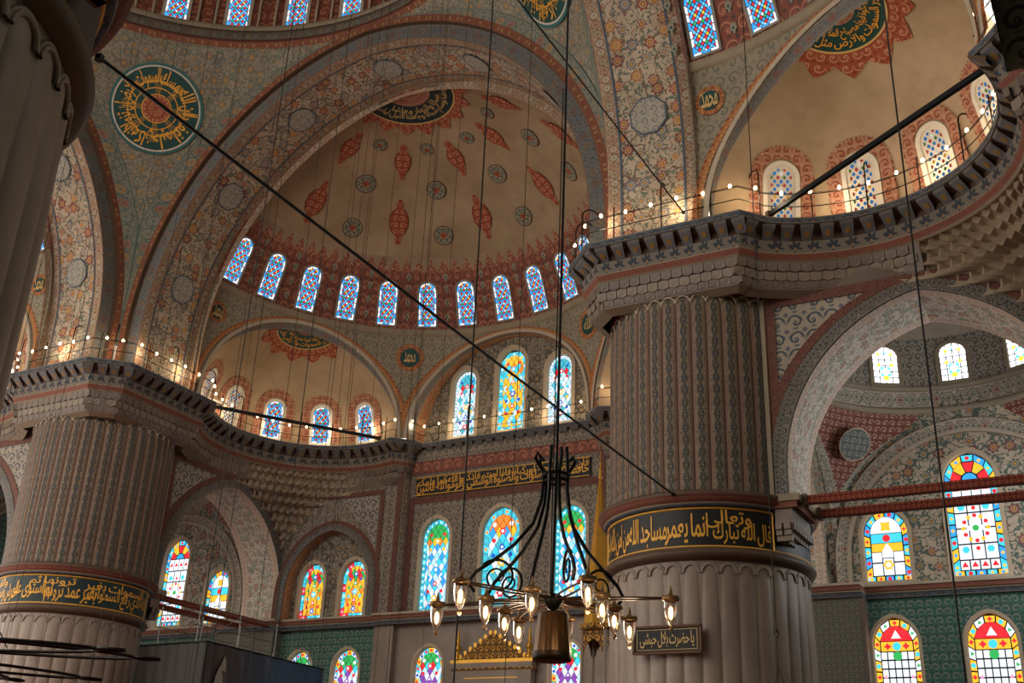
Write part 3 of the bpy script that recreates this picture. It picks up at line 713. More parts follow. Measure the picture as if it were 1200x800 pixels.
def half_dome(X, wins, decals=True):
    m = MB(); N = 144
    def zlow(phi):
        z = ZC
        for c in (31, 90, 149):
            s = (phi - D2R(c))*RS
            if abs(s) < AW: z = max(z, ZC + archz(AW, AH, s))
        return z
    zt = 20.72; R = 6
    for i0, i1 in ((0, N),):
        m.grid(lambda i, j: X(shell(PI*i/N, zlow(PI*i/N) + (zt - zlow(PI*i/N))*j/R)), N, R, 'grey_arab', lambda i, j: (PI*i/N*RS, zlow(PI*i/N) + (zt-zlow(PI*i/N))*j/R))
    m.grid(lambda i, j: X(shell(PI*i/N, zt + (22.91-zt)*j/5)), N, 5, 'red_arab', lambda i, j: (PI*i/N*RS, zt+(22.91-zt)*j/5))
    m.grid(lambda i, j: X(sphpt(PI*i/N, D2R(32.85+4.15*j/2))), N, 2, 'fringe', lambda i, j: (PI*i/N*RS, j/2))
    m.grid(lambda i, j: X(sphpt(PI*i/N, D2R(36.95+52.55*j/20))), N, 20, 'plaster')
    o = struct(m, 'ceiling_half_dome', True)
    rm = MB()
    rm.grid(lambda i, j: X(shell(PI*i/N, (20.46, 20.5, 20.7, 20.74)[j], (0, .1, .1, 0)[j])), N, 3, 'moulding', None); rm.build('ring_moulding', o, True)
    # mouldings and painted borders of the three arches
    for c in (31, 90, 149):
        pc = D2R(c); A = lambda w, h: [(s, ZC+z) for s, z in arch(w, h, 24)]
        a = MB(); F = lambda d: (lambda s, z: X(shell(pc+s/RS, min(z, 20.7), d)))
        ringstrip(a, A(AW-.02, AH-.02), A(AW+.12, AH+.1), F(.08), 'pale_moulding'); ringstrip(a, A(AW+.12, AH+.1), A(AW+.16, AH+.12), F(.04), 'moulding')
        a.build('arch_moulding', o, True)
        b = MB(); e0, e1 = A(AW+.22, AH+.1), A(AW+.46, AH+.2)
        ringstrip(b, e0, e1, F(.02), 'orange_trim'); b.build('painted_border', o)
    for cphi in (61, 119, 4, 176):                    # roundels in the spandrels
        rr = .6 if cphi in (61, 119) else .42
        for r, mt, off in ((rr, 'orange_trim', .035), (rr*.68, 'disc_green', .05)):
            decal([(r*math.cos(2*PI*i/24), r*math.sin(2*PI*i/24)) for i in range(24)], D2R(cphi), D2R(9.0), off, X, mt, 'painted_roundel', o)
        ea = lambda x, y, p=D2R(cphi): shell(p - x/RS, 19.55+y, .08)
        write([('الله' if cphi == 61 else 'محمد', -.24, .24, -.22, .24)], ea, 'painted_name', 'gold_pale', o, X)
    for k in wins:
        phi = D2R(90+12.2*k)
        def t3(x, y, d, p=phi):
            el = D2R(18.0) + y/RS; return sphpt(p - x/(RS*math.cos(el)), el, d)
        window('ring', .37, 1.84, .37, t3, frame=.07, frame_mat='lead_grey', proud=.04, X=X)
        for dd in (6.1,):                             # small painted leaves between the windows
            for el in (20.5, 24.5, 28.5, 31.6): decal([(.1*math.cos(t), .17*math.sin(t)) for t in [2*PI*i/10 for i in range(10)]], phi+D2R(dd), D2R(el), .03, X, 'filigree_green', 'painted_leaf', o)
    if decals:
        for a, el, rx, ry in CART:
            a_, e_ = D2R(a), D2R(el)
            if not 8 < a < 172: continue
            decal(lobed(rx*1.1, ry*1.08), a_, e_, .03, X, 'red_line', 'painted_cartouche', o); decal(lobed(rx, ry), a_, e_, .045, X, 'filigree_red', 'painted_cartouche', o)
            for sg in (-1, 1):
                decal([(.16*math.sin(t)*(1 if math.cos(t) < 0 else .8), sg*(ry*1.42) + sg*.2*math.cos(t)) for t in [2*PI*i/14 for i in range(14)]], a_, e_, .035, X, 'filigree_red', 'painted_finial', o)
        for a, el, r in RND:
            a_, e_ = D2R(a), D2R(el)
            if not 8 < a < 172: continue
            for k, mt, off in ((1, 'disc_dark', .03), (.92, 'plaster', .04), (.84, 'filigree_green', .05), (.34, 'filigree_red', .06)):
                decal([(r*k*math.cos(2*PI*i/22), r*k*math.sin(2*PI*i/22)) for i in range(22)], a_, e_, off, X, mt, 'painted_roundel', o)
        # crown medallion with its fringe, cut by the arch
        def ringpart(e0, e1, mt, off, spike=0, nm='crown_medallion'):
            c = MB(); n = 64
            def fn(i, j):
                el = (e0, e1)[j]
                if j == 1 and spike: el = e1 + spike*(abs((i % 8)-4)/4)
                return X(sphpt(PI*(.02+.96*i/n), D2R(el), off))
            c.grid(fn, n, 1, mt, lambda i, j: (i*.1, j*.62)); return c.build(nm, o)
        ringpart(77.8, 73.6, 'filigree_red', .04, 2.6, 'crown_fringe'); ringpart(84, 78, 'disc_dark', .06); ringpart(78, 77.6, 'gold_pale', .07); ringpart(89, 84, 'filigree_pink', .05)
        write([('وجعلنا نومكم سباتا وجعلنا الليل لباسا', .02, .98, .08, .62), ('سباتا والنهار معاشا', .15, .85, .5, .98)],
              lambda x, y: sphpt(PI*(.02+.96*(1-x)) if False else PI*(.98-.96*(1-x)) if False else PI*(.02+.96*(1-x)), D2R(78.2+5.6*y), .09), 'crown_writing', 'gold_pale', o, X)
    return o
half_dome(Q, range(-7, 8)); half_dome(ROTR, range(0, 8), False); half_dome(ROTL, range(-7, -3), False)

# ---- exedrae (each quarter dome beside a pier), written for the left side of an arm
N9 = Vector((math.cos(D2R(149)), math.sin(D2R(149)), 0)); TT = Vector((N9.y, -N9.x, 0)); ER = 4.15
EC = Vector((S0[0], S0[1], 16.1)) + N9*7.4; EC.z = 16.1
def vpt(ps, el, d=0):
    a = D2R(149) + ps; r = ER - d; return (EC.x + r*math.cos(el)*math.cos(a), EC.y + r*math.cos(el)*math.sin(a), EC.z + r*math.sin(el))
def inside(p, g): return math.hypot(p[0]-S0[0], p[1]-S0[1]) >= rsh(p[2]) + g
def exedra_vault(X, nwin, lit):
    m = MB(); nb, na = 48, 20
    def pt(al, be): return EC + N9*(ER*math.cos(al)) + TT*(ER*math.sin(al)*math.cos(be)) + Vector((0, 0, ER*math.sin(al)*math.sin(be)))
    edge = []
    for i in range(nb+1):
        be = PI*i/nb; lo, hi = .3, 1.9
        for _ in range(40):
            md = (lo+hi)/2
            if inside(pt(md, be), .16): lo = md
            else: hi = md
        edge.append(lo)
    m.grid(lambda i, j: X(tuple(pt(edge[i]*j/na, PI*i/nb))), nb, na, 'plaster_warm')
    def base(i, j): p = pt(edge[0 if i < 0 else nb]*1, 0); return p
    # drum strip below the vault down to the walkway
    a0 = edge[0]; m.grid(lambda i, j: X(tuple(EC + N9*(ER*math.cos(-a0+2*a0*i/40)) + TT*(ER*math.sin(-a0+2*a0*i/40)) + Vector((0, 0, -.2*j)))), 40, 1, 'plaster_warm')
    o = struct(m, 'ceiling_exedra', True)
    # dark reveal with red flowers between the half dome and the vault
    r = MB(); s0 = [shell(D2R(149) - (AW*math.cos(PI*i/nb))/RS, ZC + AH*math.sin(PI*i/nb), -.0) for i in range(nb+1)]; s1 = [tuple(pt(edge[i], PI*i/nb)) for i in range(nb+1)]
    L = lens(s0); r.grid(lambda i, j: X((s0, s1)[j][i]), nb, 1, 'grey_dot_band', lambda i, j: (L[i], j*.4)); r.build('arch_reveal', o)
    # windows with a lacy painted surround
    for k in nwin:
        ps = D2R(29.3*k)
        def t3(x, y, d, p=ps): el = D2R(3) + y/ER; return vpt(p - x/(ER*math.cos(el)), el, d)
        h = MB(); W, H = .5, 1.72; oo = []; n = 60
        io = archpoly(0, 0, W, H-W, W, 24); n = len(io)
        c0 = (0, H*.5)
        for i, (x, y) in enumerate(io):
            dx, dy = x, y - (H-W); L_ = math.hypot(x, max(dy, 0)) or 1; nx, ny = (x/L_, max(dy, 0)/L_) if dy > 0 else (math.copysign(1, x), 0)
            g = .3 + .07*(i % 2); oo.append((x+nx*g, max(y+ny*g, 0)))
        for i in range(n-2):
            q = [io[i], io[i+1], oo[i+1], oo[i]]; h.poly([X(t3(a, b, .025)) for a, b in q], q, 'filigree_pink')
        for sx in (-1, 1):
            for j in range(8):
                y0, y1 = (H-W)*j/8, (H-W)*(j+1)/8; q = [(sx*W, y0), (sx*W, y1), (sx*(W+.33), y1), (sx*(W+.37), (y0+y1)/2), (sx*(W+.33), y0)]; h.poly([X(t3(a, b, .025)) for a, b in q], q, 'filigree_pink')
        h.build('painted_surround', o)
        dl = not (lit and k <= 0)
        window('dul' if dl else 'lit', .36, 1.55, .36, t3, frame=.12, frame_mat='window_white', proud=.05, back='window_white' if dl else 'lead_dark', dull=dl, X=X, gap=.03 if dl else .012)
    # crown medallion, on an axis leaning a little into the vault
    ax = (N9*math.cos(D2R(77)) + Vector((0, 0, math.sin(D2R(77))))).normalized(); bx = ax.cross(TT).normalized(); cx = bx.cross(ax).normalized()
    def cap(az, th, off): return tuple(EC + (ax*math.cos(th) + (bx*math.cos(az) + cx*math.sin(az))*math.sin(th))*(ER-off))
    def part(t0, t1, mt, off, spike=0, nm='vault_medallion', nn=96, nj=4):
        c = MB()
        for i in range(nn):
            for j in range(nj):
                q = []
                for a, b in ((i, j), (i+1, j), (i+1, j+1), (i, j+1)):
                    t = t0 + (t1-t0)*b/nj
                    if spike and b == nj: t += spike*(abs((a % 8)-4)/4)
                    q.append((2*PI*a/nn, t))
                P = [cap(a, D2R(t), off) for a, t in q]
                if all(inside(p, .12) for p in P): c.poly([X(p) for p in P], [(a*1.4, t*.072) for a, t in q], mt)
        return c.build(nm, o)
    part(17, 22, 'filigree_red', .03, 5, 'vault_fringe'); part(16.4, 17.2, 'gold_pale', .05); part(6, 16.4, 'disc_green', .045); part(0, 6, 'filigree_pink', .045)
    write([('الله نور السموات والارض مثل نوره', 0, 1, .05, .55), ('كمشكوة فيها مصباح المصباح', .05, .95, .45, .98)], lambda x, y: cap(D2R(-100)+D2R(200)*x, D2R(15.9-9.0*y), .07), 'vault_writing', 'gold_paint', o, X, keep=lambda p: inside(p, .14))
    return o
exedra_vault(Q, (-2, -1, 0, 1, 2), True); exedra_vault(ROTR, (-2, -1, 0, 1, 2), False); exedra_vault(MIR(ROTL), (0, 1, 2), False); exedra_vault(MIR(Q), (1, 2), False); exedra_vault(MIR(ROTR), (), False)

# ---- walls under the exedrae
WX = 10.3; WY = 20.55
def exedra_walls(X, far=True):
    c1, w1, sp, h1 = 17.4, 3.33, 9.75, 4.12
    A = lambda w, h, c, s: [(c-w, 9.1)] + [(c+x, s+z) for x, z in arch(w, h, 24)] + [(c+w, 9.1)]
    F = lambda d: (lambda y, z: X((-WX+d, y, z)))
    m = MB()
    a1 = A(w1, h1, c1, sp)
    wall_panel(m, [(13.55, 9.05), (13.55, 14.35), (20.86, 14.35), (20.86, 9.05)] + a1[::-1], [], F(0), 'blue_arab')
    pk = lambda d0, d1, mt: ribbon(m, a1, d0, d1, lambda y, z, d: X((-d, y, z)), mt)
    pk(WX, WX+.34, 'light_border'); pk(WX+.34, WX+1.66, 'light_floral'); pk(WX+1.66, WX+2.0, 'light_border')
    # back face of the arch towards the corner bay
    wall_panel(m, [(11.8, 9.05), (11.8, 15.0), (21.05, 15.0), (21.05, 9.05)] + a1[::-1], [], lambda y, z: X((-WX-2.0, y, z)), 'bay_floral')
    m.poly([X((-WX+.03, y, z)) for y, z in rect2(13.6, 20.86, 14.3, 15.6)], rect2(0, 7, 0, 1.3), 'stone_block')
    o = struct(m, 'wall_arcade')
    t = MB(); ringstrip(t, A(w1, h1, c1, sp), A(w1+.38, h1+.3, c1, sp), F(.05), 'dark_scallop'); t.build('scalloped_band', o)
    t = MB(); ringstrip(t, A(w1+.4, h1+.32, c1, sp), A(w1+.66, h1+.5, c1, sp), F(.03), 'red_strip_wide')
    for q in ([(13.72, 9.1), (13.98, 9.1), (13.98, 14.05), (13.72, 14.05)], [(13.72, 14.05), (20.5, 14.05), (20.5, 14.32), (13.72, 14.32)]): t.poly([F(.035)(*p) for p in q], baruv(q), 'red_strip_wide')
    t.build('painted_border', o)
    t = MB(); t.box((0, 0, 0), (.16, .26, 5.2), 'moulding'); t.v = [X((-WX+.02+v[0], 13.6+v[1], 11.7+v[2])) for v in t.v]; t.build('corner_strip', o)
    # impost over the pier
    t = MB(); imp = thing('impost', 'x', 'x') if False else None
    for (dx, y0, y1, z0, z1, mt) in ((.0, 13.74, 14.35, 8.95, 9.12, 'moulding'), (-.04, 13.74, 14.28, 8.8, 8.95, 'red_strip'), (-.1, 13.74, 14.15, 8.45, 8.8, 'stone_pale')):
        t.box((-WX-.62-dx*0, (y0+y1)/2, (z0+z1)/2), (1.75+dx*2, y1-y0, z1-z0), mt)
    for k in range(8):
        for s in range(3): t.box((-WX+.12-.22*k-.02, 14.1-.1*s, 8.36-.13*s), (.17, .18, .16), 'stone_pale')
    for k in range(2):
        for s in range(3): t.box((-WX+.22-.05*s, 13.84+.2*k, 8.36-.13*s), (.14, .15, .16), 'stone_pale')
    t.v = [X(v) for v in t.v]; t.build('impost', o)
    if not far: return o
    # second wall, against the outer wall
    sp = 10.2; c2, w2, h2 = -7.75, 2.15, 2.45; a2 = A(w2, h2, c2, sp); G = lambda d: (lambda x, z: X((x, WY-d, z)))
    m = MB(); wall_panel(m, [(-WX, 9.05), (-WX, 14.35), (-4.35, 14.35), (-4.35, 9.05)] + a2[::-1], [], G(0), 'dark_wall_arab')
    ribbon(m, a2, WY, 21.05, lambda x, z, d: X((x, d, z)), 'warm_soffit_scroll')
    m.poly([X((-4.35, WY, 9.05)), X((-4.35, 21.05, 9.05)), X((-4.35, 21.05, 15.9)), X((-4.35, WY, 15.9))], [(0, 0), (.5, 0), (.5, 6), (0, 6)], 'tan_arab')
    m.poly([X((-5.3, WY-.02, 14.3)), X((-4.35, WY-.02, 14.3)), X((-4.35, WY-.02, 15.9)), X((-5.3, WY-.02, 15.9))], [(0, 0), (1, 0), (1, 1.6), (0, 1.6)], 'dark_wall_arab')
    m.poly([X((x, WY-.03, z)) for x, z in rect2(-WX, -5.3, 14.25, 15.6)], rect2(0, 5, 0, 1.3), 'stone_block')
    o2 = struct(m, 'wall_front_arch')
    t = MB(); ringstrip(t, a2, A(w2+.3, h2+.25, c2, sp), G(.04), 'dark_scallop'); t.build('scalloped_band', o2)
    t = MB(); ringstrip(t, A(w2+.32, h2+.27, c2, sp), A(w2+.52, h2+.42, c2, sp), G(.03), 'red_strip_wide')
    for q in ([(-5.4, 11.2), (-5.2, 11.2), (-5.2, 13.95), (-5.4, 13.95)], [(-8.2, 13.95), (-5.2, 13.95), (-5.2, 14.15), (-8.2, 14.15)]): t.poly([G(.035)(*p) for p in q], baruv(q), 'red_strip_wide')
    t.poly([G(.02)(*p) for p in [(-7.3, 13.9), (-5.45, 13.9), (-5.45, 11.6), (-5.9, 12.5), (-6.5, 13.0)]], [(-7.3, 13.9), (-5.45, 13.9), (-5.45, 11.6), (-5.9, 12.5), (-6.5, 13.0)], 'blue_arab')
    t.poly([G(.03)(*p) for p in [(-4.62, 9.1), (-4.38, 9.1), (-4.38, 15.2), (-4.62, 15.2)]], [(0, 0), (0, .3), (6, .3), (6, 0)], 'red_strip_wide')
    t.build('painted_border', o2)
    return o
exedra_walls(Q); exedra_walls(ROTR); exedra_walls(MIR(ROTL), False); exedra_walls(MIR(Q)); exedra_walls(MIR(ROTR))

# ---- honeycomb vaulting in the corner, one block per cell
def muqarnas(X, name_parent):
    root = name_parent; K = 10; zt, zb = 15.1, 11.75; h = (zt-zb)/K
    def rho(z):
        if z >= 14.22: return 4.2 - (zt - z)*1.05
        return max(20.66 - (17.4 + arch_half(3.8, 4.52, z-9.7)), .03)
    for k in range(K):
        z1 = zt - k*h; z0 = z1 - h; ra, rb = rho(z1 - h*.1), rho(z0 - h*.3)
        n = max(int(ra*PI/2/.31), 2)
        for i in range(n):
            f = (i + (.5 if k % 2 else 0))/n
            if f + 1/n > 1.02: continue
            def P(t, r, z, dep=0):
                a = PI - PI/2*t if False else PI/2 + PI/2*t; rr = r - dep
                return X((-WX + r + rr*math.cos(a), WY - r + rr*math.sin(a), z))
            t0, t1, tm = f, f+1/n, f+.5/n; d = .0
            m = MB()
            a, b, c = P(t0, ra, z1, .02), P(t1, ra, z1, .02), P(tm, ra, z1, -.10)
            a0, b0, c0 = P(t0, ra, z0, .02), P(t1, ra, z0, .02), P(tm, ra, z0+h*.1, -.12)
            am, bm = P(t0+.12/n, ra, z0+h*.35, .0), P(t1-.12/n, ra, z0+h*.35, 0)
            u0, u1 = P(t0, rb, z0, .0), P(t1, rb, z0, 0); uc = P(tm, rb, z0-h*.12, .03)
            hub = P(tm, ra, z0+h*.62, -.17); tip = P(tm, ra, z0-h*.08, .05); a, b = P(t0, ra, z1, .03), P(t1, ra, z1, .03); am, bm = P(t0, ra, z0+h*.32, .04), P(t1, ra, z0+h*.32, .04)
            ring = [a, am, tip, bm, b]
            for q in range(5): m.poly([ring[q], ring[(q+1) % 5], hub], None, 'muqarnas_stone')
            m.poly([am, u0, uc, tip], None, 'muqarnas_stone'); m.poly([tip, uc, u1, bm], None, 'muqarnas_stone')
            m.build('muqarnas_cell', root)
def squinch_back(X):
    m = MB(); K = 16; zt, zb = 15.15, 11.8
    def rho(z):
        if z >= 14.22: return 4.2 - (15.12 - z)*1.05
        return max(20.66 - (17.4 + arch_half(3.8, 4.52, z-9.7)), .03)
    def fn(i, j):
        z = zt + (zb-zt)*j/K; r = rho(z) - .16; a = PI/2 + PI/2*i/16; return X((-WX + r + (r+.1)*math.cos(a), WY - r + (r+.1)*math.sin(a), z)) if r > .02 else X((-WX, WY, z))
    m.grid(fn, 16, K, 'stone_block'); return struct(m, 'wall_squinch')
for X in (Q, ROTR): muqarnas(X, squinch_back(X))
squinch_back(MIR(Q)); squinch_back(MIR(ROTL)); squinch_back(MIR(ROTR))

# ---- the walkway: cornice, brackets, stone courses
def arm_path():
    P = [(-9.0, 9.0), (-8.47, 9.53), (-8.47, 13.75), (-9.05, 14.25)]
    c, r = (-6.1, 16.35), 3.65
    for i in range(29):
        a = D2R(215 - (215-66)*i/28); P.append((c[0]+r*math.cos(a), c[1]+r*math.sin(a)))
    P += [(-4.25, 20.05), (-3.85, 20.35), (-3.8, 20.87), (0, 20.87)]
    return P
HALF = arm_path(); FULL = HALF + [(-x, y) for x, y in HALF[:-1][::-1]]
def along(path, step, start=.2):
    L = lens(path); out = []; d = start; k = 0
    while d < L[-1]-.1:
        while L[k+1] < d: k += 1
        t = (d-L[k])/(L[k+1]-L[k]); p = (path[k][0]+(path[k+1][0]-path[k][0])*t, path[k][1]+(path[k+1][1]-path[k][1])*t)
        dx, dy = path[k+1][0]-path[k][0], path[k+1][1]-path[k][1]; q = math.hypot(dx, dy); out.append((p, (dx/q, dy/q), d)); d += step
    return out
def curve(p):
    x, y = abs(p[0])-6.1, p[1]-16.35; a = math.degrees(math.atan2(y, x)); return math.hypot(x, y) < 4.9 and 15 < a < 77
def cornice(X, path, tag, blocks=True):
    m = MB(); L = lens(path)
    prof = [(.9, 16.0, None), (0, ZC, 'moulding'), (0, ZC-.17, 'dentil_blue'), (.06, ZC-.19, 'bracket_pale'), (.36, 15.72, 'bracket_brown'), (.38, 15.56, 'bracket_brown'), (.33, 15.53, 'moulding'), (.4, 15.22, 'palmette'), (.36, 15.19, 'moulding'), (.44, 15.05, 'red_strip'), (.5, 15.0, 'moulding'), (.62, 14.3, 'stone_block'), (.9, 14.2, 'moulding')]
    off = [offs(path, d) for d, z, _ in prof]
    for k in range(len(prof)-1):
        (d0, z0, _), (d1, z1, mt) = prof[k], prof[k+1]; W = math.hypot(d1-d0, z1-z0)
        for i in range(len(path)-1):
            if k >= len(prof)-3 and curve(path[i]) and curve(path[i+1]): continue      # honeycomb vaulting takes over here
            m.poly([X((off[k+b][i+a][0], off[k+b][i+a][1], (z0, z1)[b])) for a, b in ((0, 0), (1, 0), (1, 1), (0, 1))], [(L[i+a], (1-b)*W) for a, b in ((0, 0), (1, 0), (1, 1), (0, 1))], mt)
    o = struct(m, 'trim_'+tag)
    def R(p, t, dn, dt, z):                                   # point at outward dn, along dt
        return X((p[0]-t[1]*dn+t[0]*dt, p[1]+t[0]*dn+t[1]*dt, z))
    for p, t, d in along(path, .47, .2):
        b = MB(); w = .165
        A = [R(p, t, .03, -w, 15.87), R(p, t, .03, w, 15.87), R(p, t, .06, w, 15.78), R(p, t, .06, -w, 15.78)]
        B = [R(p, t, .38, -w*.7, 15.7), R(p, t, .38, w*.7, 15.7), R(p, t, .36, w*.7, 15.56), R(p, t, .36, -w*.7, 15.56)]
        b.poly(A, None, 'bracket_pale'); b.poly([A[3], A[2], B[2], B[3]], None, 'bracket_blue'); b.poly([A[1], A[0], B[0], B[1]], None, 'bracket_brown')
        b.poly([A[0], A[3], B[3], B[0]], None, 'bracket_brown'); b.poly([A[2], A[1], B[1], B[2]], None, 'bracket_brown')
        q = [R(p, t, .2+.08*math.sin(a), .07*math.cos(a), 15.66-.058*math.sin(a)) for a in [2*PI*i/8 for i in range(8)]]
        b.poly(q, None, 'rosette'); b.build('bracket', o)
    if blocks:
        rows = [(.47, 15.0, 14.76), (.53, 14.75, 14.52), (.58, 14.51, 14.32)]
        for r, (dn, z1, z0) in enumerate(rows):
            for p, t, d in along(offs(path, dn), .29, .1 + .14*(r % 2)):
                if curve(p): continue
                b = MB(); w = .135; q = .05
                f = [R(p, t, -.02, -w, z1-.01), R(p, t, -.02, w, z1-.01), R(p, t, .01, w, z0+.03), R(p, t, .03, 0, z0-.01 if r < 2 else z0), R(p, t, .01, -w, z0+.03)]
                k_ = [R(p, t, .12, -w, z1-.01), R(p, t, .12, w, z1-.01), R(p, t, .12, w, z0+.03), R(p, t, .12, 0, z0-.01 if r < 2 else z0), R(p, t, .12, -w, z0+.03)]
                b.poly(f, None, 'stone_pale' if r % 2 else 'stone_block')
                for i in range(5): b.poly([f[i], k_[i], k_[(i+1) % 5], f[(i+1) % 5]], None, 'stone_block')
                b.build('stone_block', o)
    return o
cornice(Q, FULL, '1'); cornice(ROTR, HALF, '2'); cornice(ROTR, [(-x, y) for x, y in HALF][::-1], '5', False); cornice(ROTL, [(-x, y) for x, y in HALF][::-1], '3')

# ---- the outer wall on the side of the gilded niche (flat, all the way along)
YQ = 21.05
CW = [(-2.95, .66, 3.65, 'qib'), (0, .83, 3.85, 'qmid'), (2.95, .66, 3.65, 'qib')]
BW = [(14.15, .69, 2.3, 'bay'), (16.85, .77, 3.9, 'tall'), (19.55, .69, 2.3, 'bay')]
A2 = [(8.9, .62, 2.28, 'arch2'), (6.8, .62, 2.28, 'arch2')]
LW = [(14.15, .68, 3.0, 'low'), (16.9, .7, 3.1, 'low'), (19.6, .68, 3.0, 'low'), (9.1, .64, 3.0, 'lowq'), (6.75, .64, 3.0, 'lowq'), (2.9, .64, 2.95, 'lowq')]
def rs(W, st): return W*(1.15 if st not in ('bay',) else 1.1)
def hole(x, W, H, st, z0): return archpoly(x, z0, W, H-rs(W, st), rs(W, st), 10)
FY = lambda y: (lambda x, z: (x, y, z))
holes_c = [hole(x, W, H, st, 9.2) for x, W, H, st in CW]
m = MB(); wall_panel(m, rect2(-4.4, 4.4, 9.05, 15.9), holes_c, FY(YQ), 'dark_wall_arab')
for sx in (-1, 1):
    wall_panel(m, rect2(*sorted((sx*10.35, sx*4.4)), 9.05, 14.4), [hole(sx*x, W, H, st, 9.2) for x, W, H, st in A2], FY(YQ), 'niche_floral')
    wall_panel(m, rect2(*sorted((sx*21.05, sx*10.35)), 9.05, 15.2), [hole(sx*x, W, H, st, 9.28) for x, W, H, st in BW], FY(YQ), 'bay_floral')
    wall_panel(m, rect2(*sorted((sx*21.05, sx*5.2)), 0, 8.9), [hole(sx*x, W, H, st, 8.15-H) for x, W, H, st in LW[:3]] + [hole(sx*x, W, H, st, 7.93-H) for x, W, H, st in LW[3:5]], FY(YQ), 'iznik_tile')
wall_panel(m, rect2(-5.2, 5.2, 0, 8.9), [hole(s*x, W, H, st, 7.9-H) for s in (-1, 1) for x, W, H, st in LW[5:]], FY(YQ), 'marble')
wf = struct(m, 'wall_front')
t = MB()
for x0, x1, z0, z1, mt in ((-4.35, 4.35, 14.75, 15.3, 'red_arab'), (-4.35, 4.35, 13.5, 13.8, 'red_strip_wide'), (-4.35, -4.05, 9.1, 13.5, 'red_strip_wide'), (4.05, 4.35, 9.1, 13.5, 'red_strip_wide')):
    t.poly([(x, YQ-.03, z) for x, z in rect2(x0, x1, z0, z1)], rect2(0, x1-x0, 0, z1-z0) if x1-x0 > 1 else [(0, 0), (0, .3), (z1-z0, .3), (z1-z0, 0)], mt)
t.build('painted_border', wf)
def pl_window(x, W, H, st, z0, y=YQ, split=False, frame=.13, **k):
    return window(st, W, H, rs(W, st), lambda a, b, d: (x+a, y-d, z0+b), frame=frame, frame_mat='reveal_cream', proud=.03, inset=.2, split=split, **k)
for x, W, H, st in CW: pl_window(x, W, H, st, 9.2)
for sx in (-1, 1):
    for x, W, H, st in A2: pl_window(sx*x, W, H, st, 9.2) if sx < 0 else None
    for x, W, H, st in BW: pl_window(sx*x, W, H, st, 9.28, split=(sx > 0), gap=.022)
    for x, W, H, st in LW[:3]: pl_window(sx*x, W, H, st, 8.15-H, split=(sx > 0), frame=.1, gap=.022)
    for x, W, H, st in LW[3:5]: pl_window(sx*x, W, H, st, 7.93-H, frame=.1) if sx < 0 else None
    pl_window(sx*2.9, .64, 2.95, 'lowq', 7.9-2.95, frame=.1)
# the long gilded inscription
pn = MB(); pn.box((-.1, YQ-.06, 14.2), (7.8, .1, .74), 'band_black'); pn = pn.build('inscription_panel', wf)
fr = MB()
for z in (13.84, 14.56): fr.box((-.1, YQ-.12, z), (7.8, .03, .03), 'gold_paint')
fr.build('gilt_edge', wf)
write([('حافظوا على الصلوات والصلوة الوسطى وقوموا لله قانتين', 0, 1, .0, .74), ('فان خفتم فرجالا او ركبانا فاذا امنتم فاذكروا الله كما علمكم', .0, 1, .3, 1.0)],
      lambda x, y: (-3.95+7.7*x, YQ-.125, 13.87+.66*y), 'inscription', 'gold_paint', wf)
# wall base cornice between the tiles and the windows
t = MB()
for x0, x1, yy in ((-21.05, -13.35, YQ), (-13.42, -10.0, YQ-.5), (-10.0, -5.3, YQ-.14), (-5.3, 5.3, YQ-.3), (5.3, 10.0, YQ-.14), (10.0, 13.42, YQ-.5), (13.35, 21.05, YQ)):
    for z0, z1, d, mt in ((9.06, 9.14, .3, 'pale_moulding'), (8.92, 9.06, .24, 'red_strip'), (8.86, 8.92, .17, 'moulding'), (8.72, 8.86, .12, 'dentil_blue')):
        t.box(((x0+x1)/2, (yy-d+YQ+.02)/2, (z0+z1)/2), (x1-x0, YQ+.02-yy+d, z1-z0), mt)
struct(t, 'trim_4')
t = MB()
for sx in (-1, 1):                                            # responds at the ends of the arcade arches
    t.box((sx*11.75, YQ-.25, 4.45), (3.2, .5, 8.85), 'iznik_tile_fine'); t.box((sx*13.36, YQ-.25, 4.4), (.1, .54, 8.8), 'stone_block')
struct(t, 'wall_respond')
t = MB()
for sx in (-1, 1): t.box((sx*4.9, YQ-.12, 4.4), (.9, .24, 8.75), 'marble')
struct(t, 'wall_pilaster')

# ---- window wall in the upper centre niche
UW = [(-2.2, .55, 2.92, 'up'), (.0, .64, 3.5, 'umid'), (2.2, .55, 2.92, 'up')]
YU = 21.35
m = MB(); wall_panel(m, rect2(-4.6, 4.6, 15.9, 20.7), [hole(x, W, H, st, 16.3) for x, W, H, st in UW], FY(YU), 'niche_floral')
s0 = [shell(D2R(90) - (AW*math.cos(PI*i/40))/RS, ZC + AH*math.sin(PI*i/40)) for i in range(41)]
L = lens(s0)
for y0, y1, mt in ((0, .45, 'grey_dot_band'), (.45, 1, 'warm_soffit_scroll')):
    m.grid(lambda i, j: (s0[i][0], s0[i][1] + (YU-s0[i][1])*(y0, y1)[j], s0[i][2]), 40, 1, mt, lambda i, j: (L[i], j*.45))
struct(m, 'wall_upper_niche')
for x, W, H, st in UW: pl_window(x, W, H, st, 16.3, YU, frame=.16)

